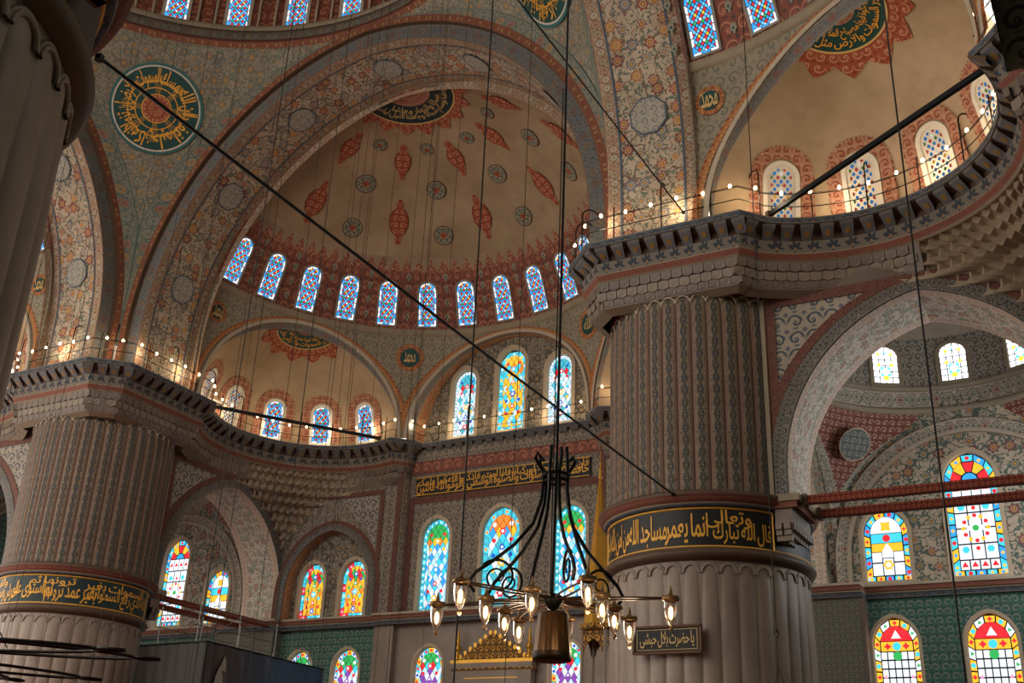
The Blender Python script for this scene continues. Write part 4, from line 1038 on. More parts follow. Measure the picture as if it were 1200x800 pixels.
# ---- corner bays
BC, BH = 16.85, 4.35
def bay(sx):
    X = (lambda p: (sx*p[0], p[1], p[2]))
    for q in ((1, 1), (-1, 1), (1, -1), (-1, -1)):
        p = pendentive((sx*BC, BC), BH, 4.3, 4.4, 9.9, 9.9, 14.75, ('red_spandrel', 'bay_scroll'), (q[0]*sx, q[1]), 'ceiling_bay_pendentive', .45, 16)
        r = 4.75
        for rr, mt, d in ((.56, 'reveal_cream', .1), (.52, 'disc_scroll', .12)):
            dk = MB(); cx, cy, cz = sx*(BC+q[0]*3.22), BC+q[1]*3.22, 13.55; n = Vector((-q[0]*sx, -q[1], -.9)).normalized(); a = n.cross(Vector((0, 0, 1))).normalized(); b = a.cross(n)
            pts = disc2(0, 0, rr, 24); dk.poly([tuple(Vector((cx, cy, cz)) + a*x + b*y + n*d) for x, y in pts], pts, mt); dk.build('painted_roundel', p)
    m = MB(); c = (sx*BC, BC, 0)
    m.lathe([(4.22, 14.55), (4.1, 14.6), (4.1, 14.72), (4.2, 14.75)], c, 'moulding', 64)
    m.lathe([(4.2, 14.75), (4.2, 15.35)], c, 'bay_scroll', 64); m.lathe([(4.2, 15.35), (4.1, 15.4), (4.1, 15.48), (4.2, 15.5)], c, 'moulding', 64)
    m.lathe([(4.2, 15.5), (4.2, 17.2)], c, 'bay_panel', 64); m.lathe([(4.2*math.cos(a*PI/32), 17.2+3.6*math.sin(a*PI/32)) for a in range(17)], c, 'plaster_pale', 64)
    o = struct(m, 'ceiling_bay_dome', True)
    for k in range(-4, 5):
        ph = PI/2 + D2R(29.5*k) - sx*0
        if sx < 0 and abs(k) > 1: continue
        window('wht', .42, 1.3, .36, lambda x, y, d, p=ph: (sx*BC + (4.2-d)*math.cos(p-x/4.2), BC + (4.2-d)*math.sin(p-x/4.2), 15.62+y), frame=.13, frame_mat='moulding', proud=.06, split=(sx > 0 and abs(k) < 2), gap=.02, bright='bright_')
    # painted arch on the outer walls
    A = lambda w, h: [(BC+x, 9.9+z) for x, z in arch(w, h, 24)]
    t = MB()
    for pl in ((lambda x, z, d: X((x, YQ-d, z))), (lambda x, z, d: X((YQ-d, x, z)))):
        p0, p1, p2 = [[(BC-w, 9.1)] + A(w, h) + [(BC+w, 9.1)] for w, h in ((4.3, 4.4), (3.9, 4.02), (3.8, 3.92))]
        ringstrip(t, p0, p1, lambda s, z: pl(s, z, .1), 'bay_scroll'); ringstrip(t, p1, p2, lambda s, z: pl(s, z, .12), 'pale_moulding'); ribbon(t, p2, .0, .12, pl, 'moulding')
        # wall above the arch
        wall_panel(t, [(BC-4.5, 9.9), (BC-4.5, 15), (BC+4.4, 15), (BC+4.4, 9.9)] + A(4.3, 4.4)[::-1], [], lambda a, b: pl(a, b, .05), 'bay_floral')
    t.build('painted_arch', o)
    s = MB(); s.poly([X((YQ, 10, 0)), X((YQ, 21.05, 0)), X((YQ, 21.05, 15.2)), X((YQ, 10, 15.2))], rect2(0, 11, 0, 15), 'iznik_tile'); struct(s, 'wall_right' if sx > 0 else 'wall_left')
    for y_, W_, H_, st_ in BW:                                # unseen side-wall windows echoing the front ones, glow raised to brighten the bay
        window(st_, W_, H_, rs(W_, st_), lambda a, b, d: X((YQ-.02-d, y_+a, 9.28+b)), frame=.13, frame_mat='reveal_cream', proud=.06, bright='boosted_' if sx > 0 else 'bright_')
    g = MB()                                                  # soffit arches carrying the bay dome towards the room
    for pl in ((lambda x, z, d: X((x, d, z))), (lambda x, z, d: X((d, x, z)))):
        ribbon(g, A(4.3, 4.4), 12.3, 12.7, pl, 'light_floral')
        wall_panel(g, [(BC-4.6, 9.9), (BC-4.6, 15), (BC+4.4, 15), (BC+4.4, 9.9)] + A(4.3, 4.4)[::-1], [], lambda a, b: pl(a, b, 12.68), 'bay_floral')
    struct(g, 'ceiling_bay_arch')
bay(1); bay(-1)
# the rest of the hall round the viewer: outer walls, the near corner bay's vault and its arcade
m = MB(); m.poly([(YQ, -21.05, 0), (YQ, 10, 0), (YQ, 10, 16), (YQ, -21.05, 16)], rect2(0, 31, 0, 16), 'iznik_tile'); struct(m, 'wall_right')
m = MB(); m.poly([(21.05, -21.05, 0), (-21.05, -21.05, 0), (-21.05, -21.05, 12), (21.05, -21.05, 12)], rect2(0, 42, 0, 12), 'iznik_tile'); struct(m, 'wall_back')
m = MB(); m.lathe([(4.4*math.cos(a*PI/24), 14.75+3.0*math.sin(a*PI/24)) for a in range(13)], (16.85, -16.85, 0), 'plaster_pale', 32); struct(m, 'ceiling_near_bay_dome', True)
m = MB(); wall_panel(m, rect2(10.3, 21.05, -21.05, -11.6), [disc2(16.85, -16.85, 4.38, 32)], lambda x, y: (x, y, 14.75), 'plaster_pale'); struct(m, 'ceiling_near_bay')
a1 = [(-17.3+x, 9.1+z) for x, z in arch(3.3, 4.7, 24)]
m = MB(); wall_panel(m, [(-21.05, 9.05), (-21.05, 15), (-13.6, 15), (-13.6, 9.05)] + a1[::-1], [], lambda y, z: (10.3, y, z), 'dark_wall_arab'); ribbon(m, a1, 10.3, 11.6, lambda y, z, d: (d, y, z), 'light_floral'); struct(m, 'wall_arcade')

# ================================================================== THINGS
# ---- the great piers
PA, RP = 11.57, 2.5
NF, NP = 36, 40
def shared(mb, name, parent, n, step):
    """n copies of one mesh turned about the pier's axis"""
    first = mb.build(name, parent, True); me = first.data
    for k in range(1, n):
        o = bpy.data.objects.new(name, me); COL.objects.link(o); o.parent = parent; o.rotation_euler = (0, 0, step*k)
def strip(mb, ang, r, bulge, z0, zs, mat, rise, nu=8, nz=6, uvv=False):
    """one convex flute, centred on +x, with a rounded head"""
    def fn(i, j):
        x = -1 + 2*i/nu; a = x*ang/2; top = zs + rise*math.sqrt(max(1-x*x, 0)); rr = r + bulge*math.sqrt(max(1-x*x*.97, 0)); z = z0 + (top-z0)*(j/nz)
        if j == nz: rr -= bulge*.55
        return (rr*math.cos(a), rr*math.sin(a), z)
    mb.grid(fn, nu, nz, mat, lambda i, j: (i/nu*.98+.01, z0 + (zs-z0)*j/nz))
def pier(loc, label, text, teal):
    t = thing('fluted_pier', label, 'pillar', loc, None); L = Vector(loc)
    m = MB(); m.lathe([(2.75, 0), (2.75, .5), (2.6, .7), (2.43, .8), (2.43, 7.66)], loc, 'marble', 72); m.build('marble_shaft', t, True)
    m = MB(); strip(m, 2*PI/NF*.96, 2.42, .055, .8, 7.2, 'marble', .2); m.v = [tuple(Vector(v)+L) for v in m.v]; shared(m, 'flute', t, NF, 2*PI/NF)
    m = MB(); A = [(x, 7.22+z) for x, z in arch(.2, .22, 6)]
    for k, (w, d) in enumerate(((.9, .01), (1.08, -.005))):
        m.tube([tuple(Vector(((2.44+d)*math.cos(x*w/2.5), (2.44+d)*math.sin(x*w/2.5), 7.22+(z-7.22)*w))+L) for x, z in A], .03, 'marble', 6)
    shared(m, 'flute_arch', t, NF, 2*PI/NF)
    m = MB(); m.lathe([(2.44, 7.5), (2.56, 7.56), (2.62, 7.66), (2.6, 7.72), (2.53, 7.76), (2.53, 7.8)], loc, 'dark_moulding', 72); m.build('torus', t, True)
    m = MB(); m.lathe([(2.5, 7.8), (2.5, 8.74)], loc, 'band_teal' if teal else 'band_black', 96); bd = m.build('inscription_band', t, True)
    m = MB()
    for z in (7.81, 8.71): m.lathe([(2.5, z-.02), (2.53, z-.01), (2.53, z+.02), (2.5, z+.03)], loc, 'gold_paint', 72)
    m.build('gilt_edge', bd, True)
    m = MB(); m.lathe([(2.5, 8.74), (2.6, 8.76), (2.63, 8.84)], loc, 'dentil_blue', 72); m.lathe([(2.63, 8.84), (2.7, 8.88), (2.76, 9.0)], loc, 'red_strip', 72); m.lathe([(2.76, 9.0), (2.76, 9.08), (2.62, 9.14), (2.4, 9.16)], loc, 'dark_moulding', 72); m.build('upper_moulding', t, True)
    m = MB(); m.lathe([(2.4, 9.14), (2.4, 14.35)], loc, 'moulding', 72); m.build('painted_shaft', t, True)
    m = MB(); strip(m, 2*PI/NP*.97, 2.42, .06, 9.16, 14.08, 'flute_paint', .17); m.v = [tuple(Vector(v)+L) for v in m.v]; shared(m, 'painted_flute', t, NP, 2*PI/NP)
    m = MB(); A = [(x, 14.08+z) for x, z in arch(.185, .19, 6)]
    m.tube([tuple(Vector((2.47*math.cos(x/2.47), 2.47*math.sin(x/2.47), z+.02))+L) for x, z in A], .02, 'pale_moulding', 5); shared(m, 'painted_flute_arch', t, NP, 2*PI/NP)
    m = MB(); m.lathe([(2.4, 14.3), (2.5, 14.33), (2.5, 14.37), (2.45, 14.4)], loc, 'red_line', 72); m.lathe([(2.45, 14.4), (2.46, 14.5), (2.46, 15.6)], loc, 'stone_block', 72); m.build('head', t, True)
    if text:
        a0, a1, lines = text
        write(lines, lambda x, y: (loc[0] + 2.515*math.cos(D2R(a0+(a1-a0)*x)), loc[1] + 2.515*math.sin(D2R(a0+(a1-a0)*x)), 7.86+.82*y), 'inscription', 'gold_paint', bd)
        for a in (a0-1, a1+1):
            fr = MB(); fr.box((loc[0] + 2.51*math.cos(D2R(a)), loc[1] + 2.51*math.sin(D2R(a)), 8.27), (.035, .035, .92), 'gold_paint'); fr.build('gilt_bar', bd)
    return t
pier((PA, PA, 0), 'fluted pier with a black gilded band and a framed plaque hung on its marble', (-158, -34.5, [
    ('قال الله تبارك', .73, .998, .0, .66), ('وتعالى', .70, .9, .46, 1.0), ('انما يعمر', .52, .71, .0, .9), ('مساجد الله', .32, .53, .0, .92), ('من امن بالله', .14, .32, .0, .9), ('واليوم الآخر', .003, .14, .0, .92)]), False)
pier((-PA, PA, 0), 'fluted pier with a teal gilded band, beside the dark banner screen', (-128, 30, [
    ('الله الذي رفع السموات', .62, .998, .0, .75), ('بغير عمد ترونها', .42, .66, .0, .8), ('ثم استوى على', .24, .46, .0, .85), ('العرش وسخر الشمس', .005, .28, .0, .8), ('السموات بغير', .6, .95, .5, 1.0), ('ترونها ثم', .34, .56, .55, 1.0), ('والقمر', .06, .2, .55, 1.0)]), True)
pier((PA, -PA, 0), 'shadowed fluted marble pier that the long slanting cable is tied to', None, False)

# ---- pendentive roundels
def roundel(c, q):
    n = Vector((-q[0], -q[1], -.9)).normalized(); a = Vector((0, 0, 1)).cross(n).normalized(); b = n.cross(a); R = 1.68
    C = Vector(c) + n*.12
    t = PEND[q]
    P = lambda x, y, d=0: tuple(C + a*x + b*y + n*d)
    def ring(r0, r1, mt, d, nm):
        m = MB(); m.grid(lambda i, j: P((r0, r1)[j]*math.cos(2*PI*i/48), (r0, r1)[j]*math.sin(2*PI*i/48), d), 48, 1, mt, lambda i, j: (i*.1, (r0, r1)[j])); return m.build(nm, t)
    m = MB(); m.grid(lambda i, j: P(R*math.cos(2*PI*i/48), R*math.sin(2*PI*i/48), (-.12, 0)[j]), 48, 1, 'teal_line'); m.build('roundel_edge', t)
    ring(1.58, R, 'teal_line', 0, 'outer_ring'); ring(1.52, 1.58, 'white_line', .005, 'white_ring'); ring(.02, 1.52, 'disc_green', 0, 'roundel_field'); ring(.02, .5, 'filigree_red', .02, 'roundel_centre')
    for r in (.52, .76, 1.02): ring(r-.018, r+.018, 'gold_paint', .02, 'gilt_ring')
    m = MB()
    for k in range(8):
        for s in (-.09, -.03, .03, .09, .15):
            th = 2*PI*k/8 + s; m.poly([P((.52)*math.cos(th-.008), .52*math.sin(th-.008), .022), P(1.24*math.cos(th-.006), 1.24*math.sin(th-.006), .022), P(1.24*math.cos(th+.006), 1.24*math.sin(th+.006), .022), P(.52*math.cos(th+.008), .52*math.sin(th+.008), .022)], None, 'gold_paint')
    m.build('gilt_rays', t)
    for k in range(8):
        wd = ('ان الله', 'يمسك', 'السموات', 'والارض', 'ان تزولا', 'انه كان', 'حليما', 'غفورا')[k]
        write([(wd, 0, 1, 0, 1)], lambda x, y, k=k: P((.78+.7*y)*math.cos(2*PI*(k+1.0-x)/8), (.78+.7*y)*math.sin(2*PI*(k+1.0-x)/8), .03), 'gilt_word', 'gold_paint', t, bold=.016)
    return t
roundel((-8.06, 8.06, 25.63), (-1, 1))
roundel((8.06, 8.06, 25.63), (1, 1))

# ---- walkway railings with string lights
bulb_me = None
def railing(X, path, label, arms=True, step=1.35, group='iron walkway railings'):
    pth = offs(path, .12); p0 = X((pth[0][0], pth[0][1], ZC)); t = thing('walkway_railing', label, 'railing', p0)
    for dz in (.38, .74):
        m = MB(); m.tube([X((x, y, ZC+dz)) for x, y in pth], .014, 'iron', 5); m.build('rail', t)
    for k, (p, d, s) in enumerate(along(pth, step, .05)):
        m = MB(); H = 1.25 if k % 2 == 0 else 1.0; n = (-d[1], d[0])
        pts = [X((p[0], p[1], ZC-.02)), X((p[0], p[1], ZC+H))]
        if arms and k % 2 == 0: pts += [X((p[0]+n[0]*.25*(1-math.cos(a))*1.0, p[1]+n[1]*.25*(1-math.cos(a)), ZC+H+.25*math.sin(a))) for a in (.5, 1., 1.5, 2., 2.5, 2.9)]
        m.tube(pts, .02, 'iron', 5); m.build('post', t)
    return t
def lights(X, path, label, step=.72, lamp_every=3, start=.3):
    global bulb_me
    pth = offs(path, .12); p0 = X((pth[0][0], pth[0][1], ZC+.74)); t = thing('string_light', label, 'string light', p0)
    m = MB(); m.tube([X((x, y, ZC+.775)) for x, y in pth], .008, 'cable_black', 4); m.build('cable', t)
    if bulb_me is None:
        b = MB(); b.lathe([(.001, -.055), (.03, -.045), (.045, -.01), (.035, .03), (.018, .055), (.001, .06)], (0, 0, 0), 'bulb', 8); ob = b.build('bulb', None, True); bulb_me = ob.data; bpy.data.objects.remove(ob)
    for k, (p, d, s) in enumerate(along(pth, step, start)):
        w = Vector(X((p[0], p[1], ZC+.80 + .03*math.sin(k*2.1))))
        o = bpy.data.objects.new('bulb', bulb_me); COL.objects.link(o); o.parent = t; o.location = w - Vector(p0)
        if k % lamp_every == 1:
            l = bpy.data.lights.new('walkway_lamp', 'POINT'); l.energy = LAMP_POWER; l.color = (1, .77, .5); l.shadow_soft_size = .12
            n = (-d[1], d[0]); lo = bpy.data.objects.new('walkway_lamp', l); COL.objects.link(lo); lo.location = X((p[0]-n[0]*.02, p[1]-n[1]*.02, ZC+.62))
railing(Q, FULL, 'iron railing along the walkway under the half dome with the gilt crown writing'); lights(Q, FULL, 'string of lit bulbs along the walkway under the half dome with crown writing')
railing(ROTR, HALF, 'iron railing curving round the quarter dome over the plaque pier'); lights(ROTR, HALF, 'string of lit bulbs round the quarter dome over the plaque pier')
LH = [(-x, y) for x, y in HALF][::-1]
railing(ROTL, LH, 'iron railing on the walkway beyond the teal banded pier'); lights(ROTL, LH, 'string of lit bulbs on the walkway beyond the teal banded pier')

# ---- painted tie beams across the arcade arches
def beam(a, b, w, h, mat, name, label, cat, group=None):
    a, b = Vector(a), Vector(b); d = (b-a).normalized(); sd = d.cross(Vector((0, 0, 1))).normalized(); up = sd.cross(d)
    t = thing(name, label, cat, tuple((a+b)/2), group); m = MB(); m.box((a+b)/2, ((b-a).length, w, h), mat, (d, sd, up)); m.build('bar', t)
    for e in (a, b):
        m = MB(); m.box(e, (.12, w*1.5, h*1.4), 'dark_moulding', (d, sd, up)); m.build('end_cap', t)
    return t
beam((14.4, 10.45, 9.02), (20.6, 10.45, 9.02), .16, .2, 'tie_paint', 'tie_beam', 'red painted tie beam on the room side of the bright arch', 'beam', 'tie beams of the bright arch')
beam((14.4, 11.75, 9.02), (20.6, 11.75, 9.02), .16, .2, 'tie_paint', 'tie_beam', 'red painted tie beam on the window side of the bright arch', 'beam', 'tie beams of the bright arch')
beam((-10.45, 14.4, 8.92), (-10.45, 20.5, 8.92), .16, .2, 'tie_paint', 'tie_beam', 'red painted tie beam beside the banner screen, on its room side', 'beam', 'tie beams above the banner')
beam((-11.9, 14.4, 8.92), (-11.9, 20.5, 8.92), .16, .2, 'tie_paint', 'tie_beam', 'red painted tie beam above the banner, on the window side', 'beam', 'tie beams above the banner')
# ---- steel bars across the walkway curves
beam((14.25, 9.35, 16.22), (20.05, 5.45, 16.22), .1, .12, 'steel_blue', 'steel_beam', 'dark steel beam across the curved walkway over the plaque pier', 'beam')
beam((-9.4, 14.3, 16.22), (-5.45, 20.1, 16.22), .1, .11, 'steel_blue', 'steel_beam', 'dark steel beam across the curved walkway beside the teal banded pier', 'beam')
fx = thing('floodlight', 'white floodlight clamped to the end of the steel beam', 'floodlight', (-9.3, 14.3, 16.3))
m = MB(); m.tube([(-9.35, 14.1, 16.42), (-9.1, 14.65, 16.36)], [.07, .085], 'fixture_white', 10, True); m.build('housing', fx)
m = MB(); m.tube([(-9.3, 14.3, 16.3), (-9.3, 14.3, 16.42)], .02, 'iron', 5); m.build('bracket_arm', fx)

# ---- plaque on the pier
pq = thing('calligraphy_plaque', 'dark framed plaque with gold writing hung on the marble pier', 'plaque', (11.45, 8.98, 5.42))
m = MB(); m.box((11.45, 8.99, 5.71), (1.56, .05, .56), 'band_black'); m.build('board', pq)
for cx, cz, sx, sz in ((11.45, 6.0, 1.64, .05), (11.45, 5.42, 1.64, .05), (10.65, 5.71, .05, .6), (12.25, 5.71, .05, .6)):
    m = MB(); m.box((cx, 8.98, cz), (sx, .09, sz), 'wood_frame'); m.build('frame_bar', pq)
for cx, cz, sx, sz in ((11.45, 5.93, 1.44, .012), (11.45, 5.49, 1.44, .012), (10.73, 5.71, .012, .44), (12.17, 5.71, .012, .44)):
    m = MB(); m.box((cx, 8.96, cz), (sx, .01, sz), 'gold_pale'); m.build('gilt_line', pq)
write([('يا حضرت بلال حبشى', .0, 1, .0, 1)], lambda x, y: (10.8+1.3*x, 8.955, 5.53+.36*y), 'writing', 'gold_pale', pq)

# ---- gilded niche head and pulpit
mh = thing('prayer_niche', 'gilded carved pediment and frame of the marble prayer niche', 'niche', (.1, 20.75, 0))
m = MB(); tri = [(-1.35, 7.28), (1.55, 7.28), (.1, 8.25)]
m.poly([(x, 20.66, z) for x, z in tri], tri, 'gilt_lace'); m.poly([(x, 20.8, z) for x, z in tri][::-1], tri, 'gold')
for i in range(3):
    a, b = tri[i], tri[(i+1) % 3]; m.poly([(a[0], 20.66, a[1]), (b[0], 20.66, b[1]), (b[0], 20.8, b[1]), (a[0], 20.8, a[1])], None, 'gold')
m.build('pediment', mh)
for a, b in ((0, 2), (1, 2)):
    for k in range(7):
        f = (k+.5)/7; m = MB(); p = (tri[a][0]+(tri[b][0]-tri[a][0])*f, tri[a][1]+(tri[b][1]-tri[a][1])*f); m.poly([(p[0]+.07*math.cos(t), 20.65, p[1]+.04+.09*math.sin(t)) for t in [2*PI*i/8 for i in range(8)]], None, 'gold'); m.build('cresting_leaf', mh)
for z0, z1, dx, mt in ((7.16, 7.28, 1.75, 'gold'), (6.98, 7.16, 1.65, 'marble'), (6.88, 6.98, 1.7, 'gilt_lace'), (6.4, 6.88, 1.62, 'marble')):
    m = MB(); m.box((.1, 20.82, (z0+z1)/2), (2*dx, .36, z1-z0), mt); m.build('entablature', mh)
for sx in (-1, 1):
    m = MB(); m.lathe([(.14, 7.28), (.16, 7.4), (.07, 7.5), (.12, 7.62), (.14, 7.72), (.05, 7.85), (.08, 7.98), (.03, 8.1), (.05, 8.2), (.01, 8.4)], (.1+sx*1.5, 20.72, 0), 'gold', 12); m.build('finial', mh, True)
    m = MB(); m.box((.1+sx*1.45, 20.82, 3.2), (.4, .34, 6.4), 'marble'); m.build('side_post', mh)
    m = MB(); m.box((.1+sx*1.2, 20.64, 3.2), (.03, .03, 6.4), 'gold'); m.build('gilt_edge', mh)
m = MB(); m.box((.1, 20.64, 6.62), (2.2, .02, .03), 'gold'); m.build('gilt_edge', mh)
m = MB(); m.box((.1, 20.9, 3.2), (2.5, .2, 6.4), 'marble'); m.build('niche_panel', mh)
mn = thing('pulpit', 'marble pulpit tower with a tall gilded pointed spire', 'pulpit', (6.05, 17, 0))
m = MB(); m.lathe([(.5, 7.6), (.46, 8.2), (.06, 12.25), (.03, 12.3)], (6.05, 17, 0), 'gold', 8); m.build('spire', mn)
m = MB(); m.lathe([(.03, 12.3), (.08, 12.4), (.03, 12.5), (.07, 12.62), (.025, 12.72), (.05, 12.85), (.015, 12.95), (.015, 13.25), (.002, 13.3)], (6.05, 17, 0), 'gold', 10); m.build('finial', mn, True)
m = MB(); m.lathe([(.62, 7.4), (.66, 7.5), (.6, 7.6), (.3, 7.62)], (6.05, 17, 0), 'gilt_lace', 8); m.build('canopy_rim', mn)
for i in range(4):
    a = PI/4 + i*PI/2; m = MB(); m.tube([(6.05+.55*math.cos(a), 17+.55*math.sin(a), 5.2), (6.05+.55*math.cos(a), 17+.55*math.sin(a), 7.42)], .06, 'marble', 8); m.build('column', mn)
for i in range(4):
    a = i*PI/2; d = Vector((math.cos(a), math.sin(a), 0)); sd = Vector((-d.y, d.x, 0)); m = MB()
    hp = [(-.36, 6.7)] + [(x, 6.7+z) for x, z in arch(.3, .42, 8)] + [(.36, 6.7), (.36, 7.4), (-.36, 7.4)]
    wall_panel(m, hp, [], lambda x, z: tuple(Vector((6.05, 17, z)) + d*.42 + sd*x), 'gilt_lace'); m.build('canopy_arch', mn)
m = MB(); m.box((6.05, 17, 2.6), (1.0, 1.0, 5.2), 'marble'); m.build('tower', mn)

# ---- banner screen and scaffold
bn = thing('banner_screen', 'tall dark printed banner screen standing beside the teal banded pier', 'screen', (-5.6, 12.2, 0))
for a, b, mt, nm in (((-8.76, 12.35), (-5.59, 12.19), 'banner_dark', 'plain_sheet'), ((-5.59, 12.19), (-5.97, 18.78), 'banner_print', 'printed_sheet')):
    m = MB(); L = math.dist(a, b); n = 24; d = ((b[0]-a[0])/L, (b[1]-a[1])/L)
    m.grid(lambda i, j: (a[0]+(b[0]-a[0])*i/n + d[1]*.03*math.sin(i*1.7+j), a[1]+(b[1]-a[1])*i/n - d[0]*.03*math.sin(i*1.7+j), 6.8*j/8), n, 8, mt, lambda i, j: (L*i/n, 6.8*j/8)); m.build(nm, bn, True)
    m = MB(); m.tube([(*a, 6.82), (*b, 6.82)], .03, 'iron', 6); m.build('top_rail', bn)
    m = MB(); m.tube([(*a, 0), (*a, 6.85)], .035, 'iron', 6); m.build('post', bn)
m = MB()                                                    # the printed white spire
for x, z, w, h in ((12.9, 5.2, .22, 1.0), (13.05, 6.0, .12, .5)): m.poly([(-5.55, x-w, z), (-5.55, x+w, z), (-5.55, x+w*.8, z+h*.6), (-5.55, x, z+h), (-5.55, x-w*.8, z+h*.6)], None, 'lead_grey')
m.build('printed_spire', bn)
sc = thing('scaffold', 'thin metal scaffold poles standing behind the banner screen', 'scaffold', (-7.5, 15, 0))
for x in (-9.0, -7.2):
    for y in (13.3, 15.3, 17.3, 19.3): m = MB(); m.tube([(x, y, 0), (x, y, 8.3 if y < 18 else 7.6)], .022, 'pipe', 6); m.build('upright', sc)
    for z in (6.95, 7.6, 8.2): m = MB(); m.tube([(x, 13.1, z), (x, 19.5 if z < 8 else 17.5, z)], .018, 'pipe', 6); m.build('ledger', sc)
    m = MB(); m.tube([(x, 13.3, 6.9), (x, 15.3, 8.2)], .016, 'pipe', 6); m.build('brace', sc)

# ---- the front chandelier
CC = Vector((16.34, -6.15, 3.52))
ch = thing('chandelier', 'dark iron chandelier with scrolled rods and lit glass bell lamps', 'chandelier', tuple(CC))
P = lambda r, a, z: (CC.x + r*math.cos(a), CC.y + r*math.sin(a), z)
m = MB(); m.tube([P(0, 0, 4.75), P(0, 0, 15.0), P(.0, 0, 22.8)], .013, 'cable_black', 6); m.build('main_cable', ch)
m = MB(); m.tube([(CC.x-.03, CC.y-.01, 3.5), (CC.x-.03, CC.y-.01, 9)], .006, 'cable_black', 5); m.build('lamp_flex', ch)
m = MB(); m.tube([P(.115, 2*PI*i/24, 4.66) for i in range(25)], .018, 'iron', 6); m.build('collar', ch)
m = MB(); m.tube([P(.105, 2*PI*i/24, 4.6) for i in range(25)], .012, 'iron', 6); m.build('collar', ch)
RODS = [-150, -95, -50, 0, 60, 120, 170]
for k, dg in enumerate(RODS):
    a = D2R(dg); m = MB(); prof = [(.15, 4.83), (.18, 4.87), (.2, 4.82), (.17, 4.76), (.125, 4.7), (.115, 4.62), (.13, 4.42), (.2, 4.2), (.36, 4.0), (.55, 3.84), (.69, 3.74), (.76, 3.64), (.7, 3.56)]
    if k % 2: prof = [(.09, 4.88), (.1, 4.92), (.115, 4.7), (.115, 4.5), (.15, 4.25), (.23, 4.0), (.32, 3.76), (.38, 3.56)]
    m.tube([P(r, a, z) for r, z in prof], .017, 'iron', 6); m.build('rod', ch)
    if k % 2 == 0:
        m = MB(); sp = [P(.57 + .0, a, 3.7)]
        for i in range(1, 34):
            t = i/33; th = PI*.9 - t*3.4*PI; rr = .17*(1-t*.82); sp.append(P(.5 - rr*math.cos(th), a, 3.7 + rr*math.sin(th)))
        m.tube(sp[1:], [.014*(1-.5*i/33) for i in range(33)], 'iron', 6); m.build('scroll', ch)
m = MB(); m.lathe([(.002, -.1), (.05, -.08), (.09, -.02), (.1, .02), (.05, .05), (.002, .06)], tuple(CC), 'iron', 16); m.build('hub', ch, True)
LP = [(1.0, -113), (1.15, -175), (.6, -159), (.77, 153), (1.13, 134), (.44, -87), (.97, 109), (.95, -46), (.48, -2), (.63, 56), (1.1, 76), (1.03, 15)]
lamp0 = None
for r, dg in LP:
    a = D2R(dg); m = MB(); n = 24; wd = .055; L0 = .09
    m.tube([P(L0 + (r-.06-L0)*(.5-.5*math.cos(2*PI*i/n)), a + wd*math.sin(2*PI*i/n)/max(L0 + (r-L0)*(.5-.5*math.cos(2*PI*i/n)), .2), CC.z + .01*math.sin(3*a)) for i in range(n+1)], .009, 'bronze', 6); m.build('arm', ch)
    c = P(r, a, CC.z - .0)
    m = MB(); m.lathe([(r_*1.22, z_*1.18) for r_, z_ in [(.003, .1), (.012, .06), (.018, .03), (.06, .02), (.064, .0), (.06, -.012), (.05, -.016)]], c, 'lamp_cap', 14); lp = m.build('lamp', ch, True)
    m = MB(); m.lathe([(r_*1.22, z_*1.18) for r_, z_ in [(.05, -.012), (.05, -.07), (.044, -.12), (.028, -.165), (.012, -.185), (.008, -.2)]], c, 'lamp_glass', 14); m.build('glass', lp, True)
    m = MB(); m.lathe([(r_*1.22, z_*1.18) for r_, z_ in [(.008, -.195), (.017, -.205), (.016, -.22), (.004, -.232)]], c, 'lamp_cap', 8); m.build('drip', lp, True)
    m = MB(); m.lathe([(r_*1.22, z_*1.18) for r_, z_ in [(.002, -.05), (.017, -.065), (.021, -.1), (.015, -.135), (.003, -.15)]], c, 'filament', 10); m.build('glow', lp, True)
for i in (0, 4, 7, 10):
    r, dg = LP[i]; l = bpy.data.lights.new('chandelier_lamp', 'POINT'); l.energy = 9; l.color = (1, .77, .5); l.shadow_soft_size = .05; lo = bpy.data.objects.new('chandelier_lamp', l); COL.objects.link(lo); lo.location = P(r, D2R(dg), CC.z-.28)
pd = thing('pendant_shade', 'ribbed bronze bucket shade hanging under the chandelier hub', 'lamp shade', (CC.x, CC.y, 3.1))
m = MB(); n = 48
m.grid(lambda i, j: P((.128, .15, .165)[j]*(1+.03*math.cos(16*2*PI*i/n)), 2*PI*i/n, (3.4, 3.2, 3.06)[j]), n, 2, 'bronze'); m.build('ribbed_body', pd, True)
m = MB(); m.lathe([(.168, 3.07), (.172, 3.04), (.168, 3.0), (.13, 2.99), (.002, 3.0)], (CC.x, CC.y, 0), 'bronze_dark', 32); m.build('lower_rim', pd, True)
m = MB(); m.lathe([(.128, 3.4), (.1, 3.41), (.02, 3.42), (.002, 3.42)], (CC.x, CC.y, 0), 'bronze_dark', 32); m.build('top_plate', pd, True)
m = MB(); m.tube([P(.0, 0, 3.42)] + [P(.022*math.sin(t), 0, 3.455-.03*math.cos(t)) for t in [PI*i/6 for i in range(13)]], .005, 'lamp_cap', 5); m.build('hook', pd)

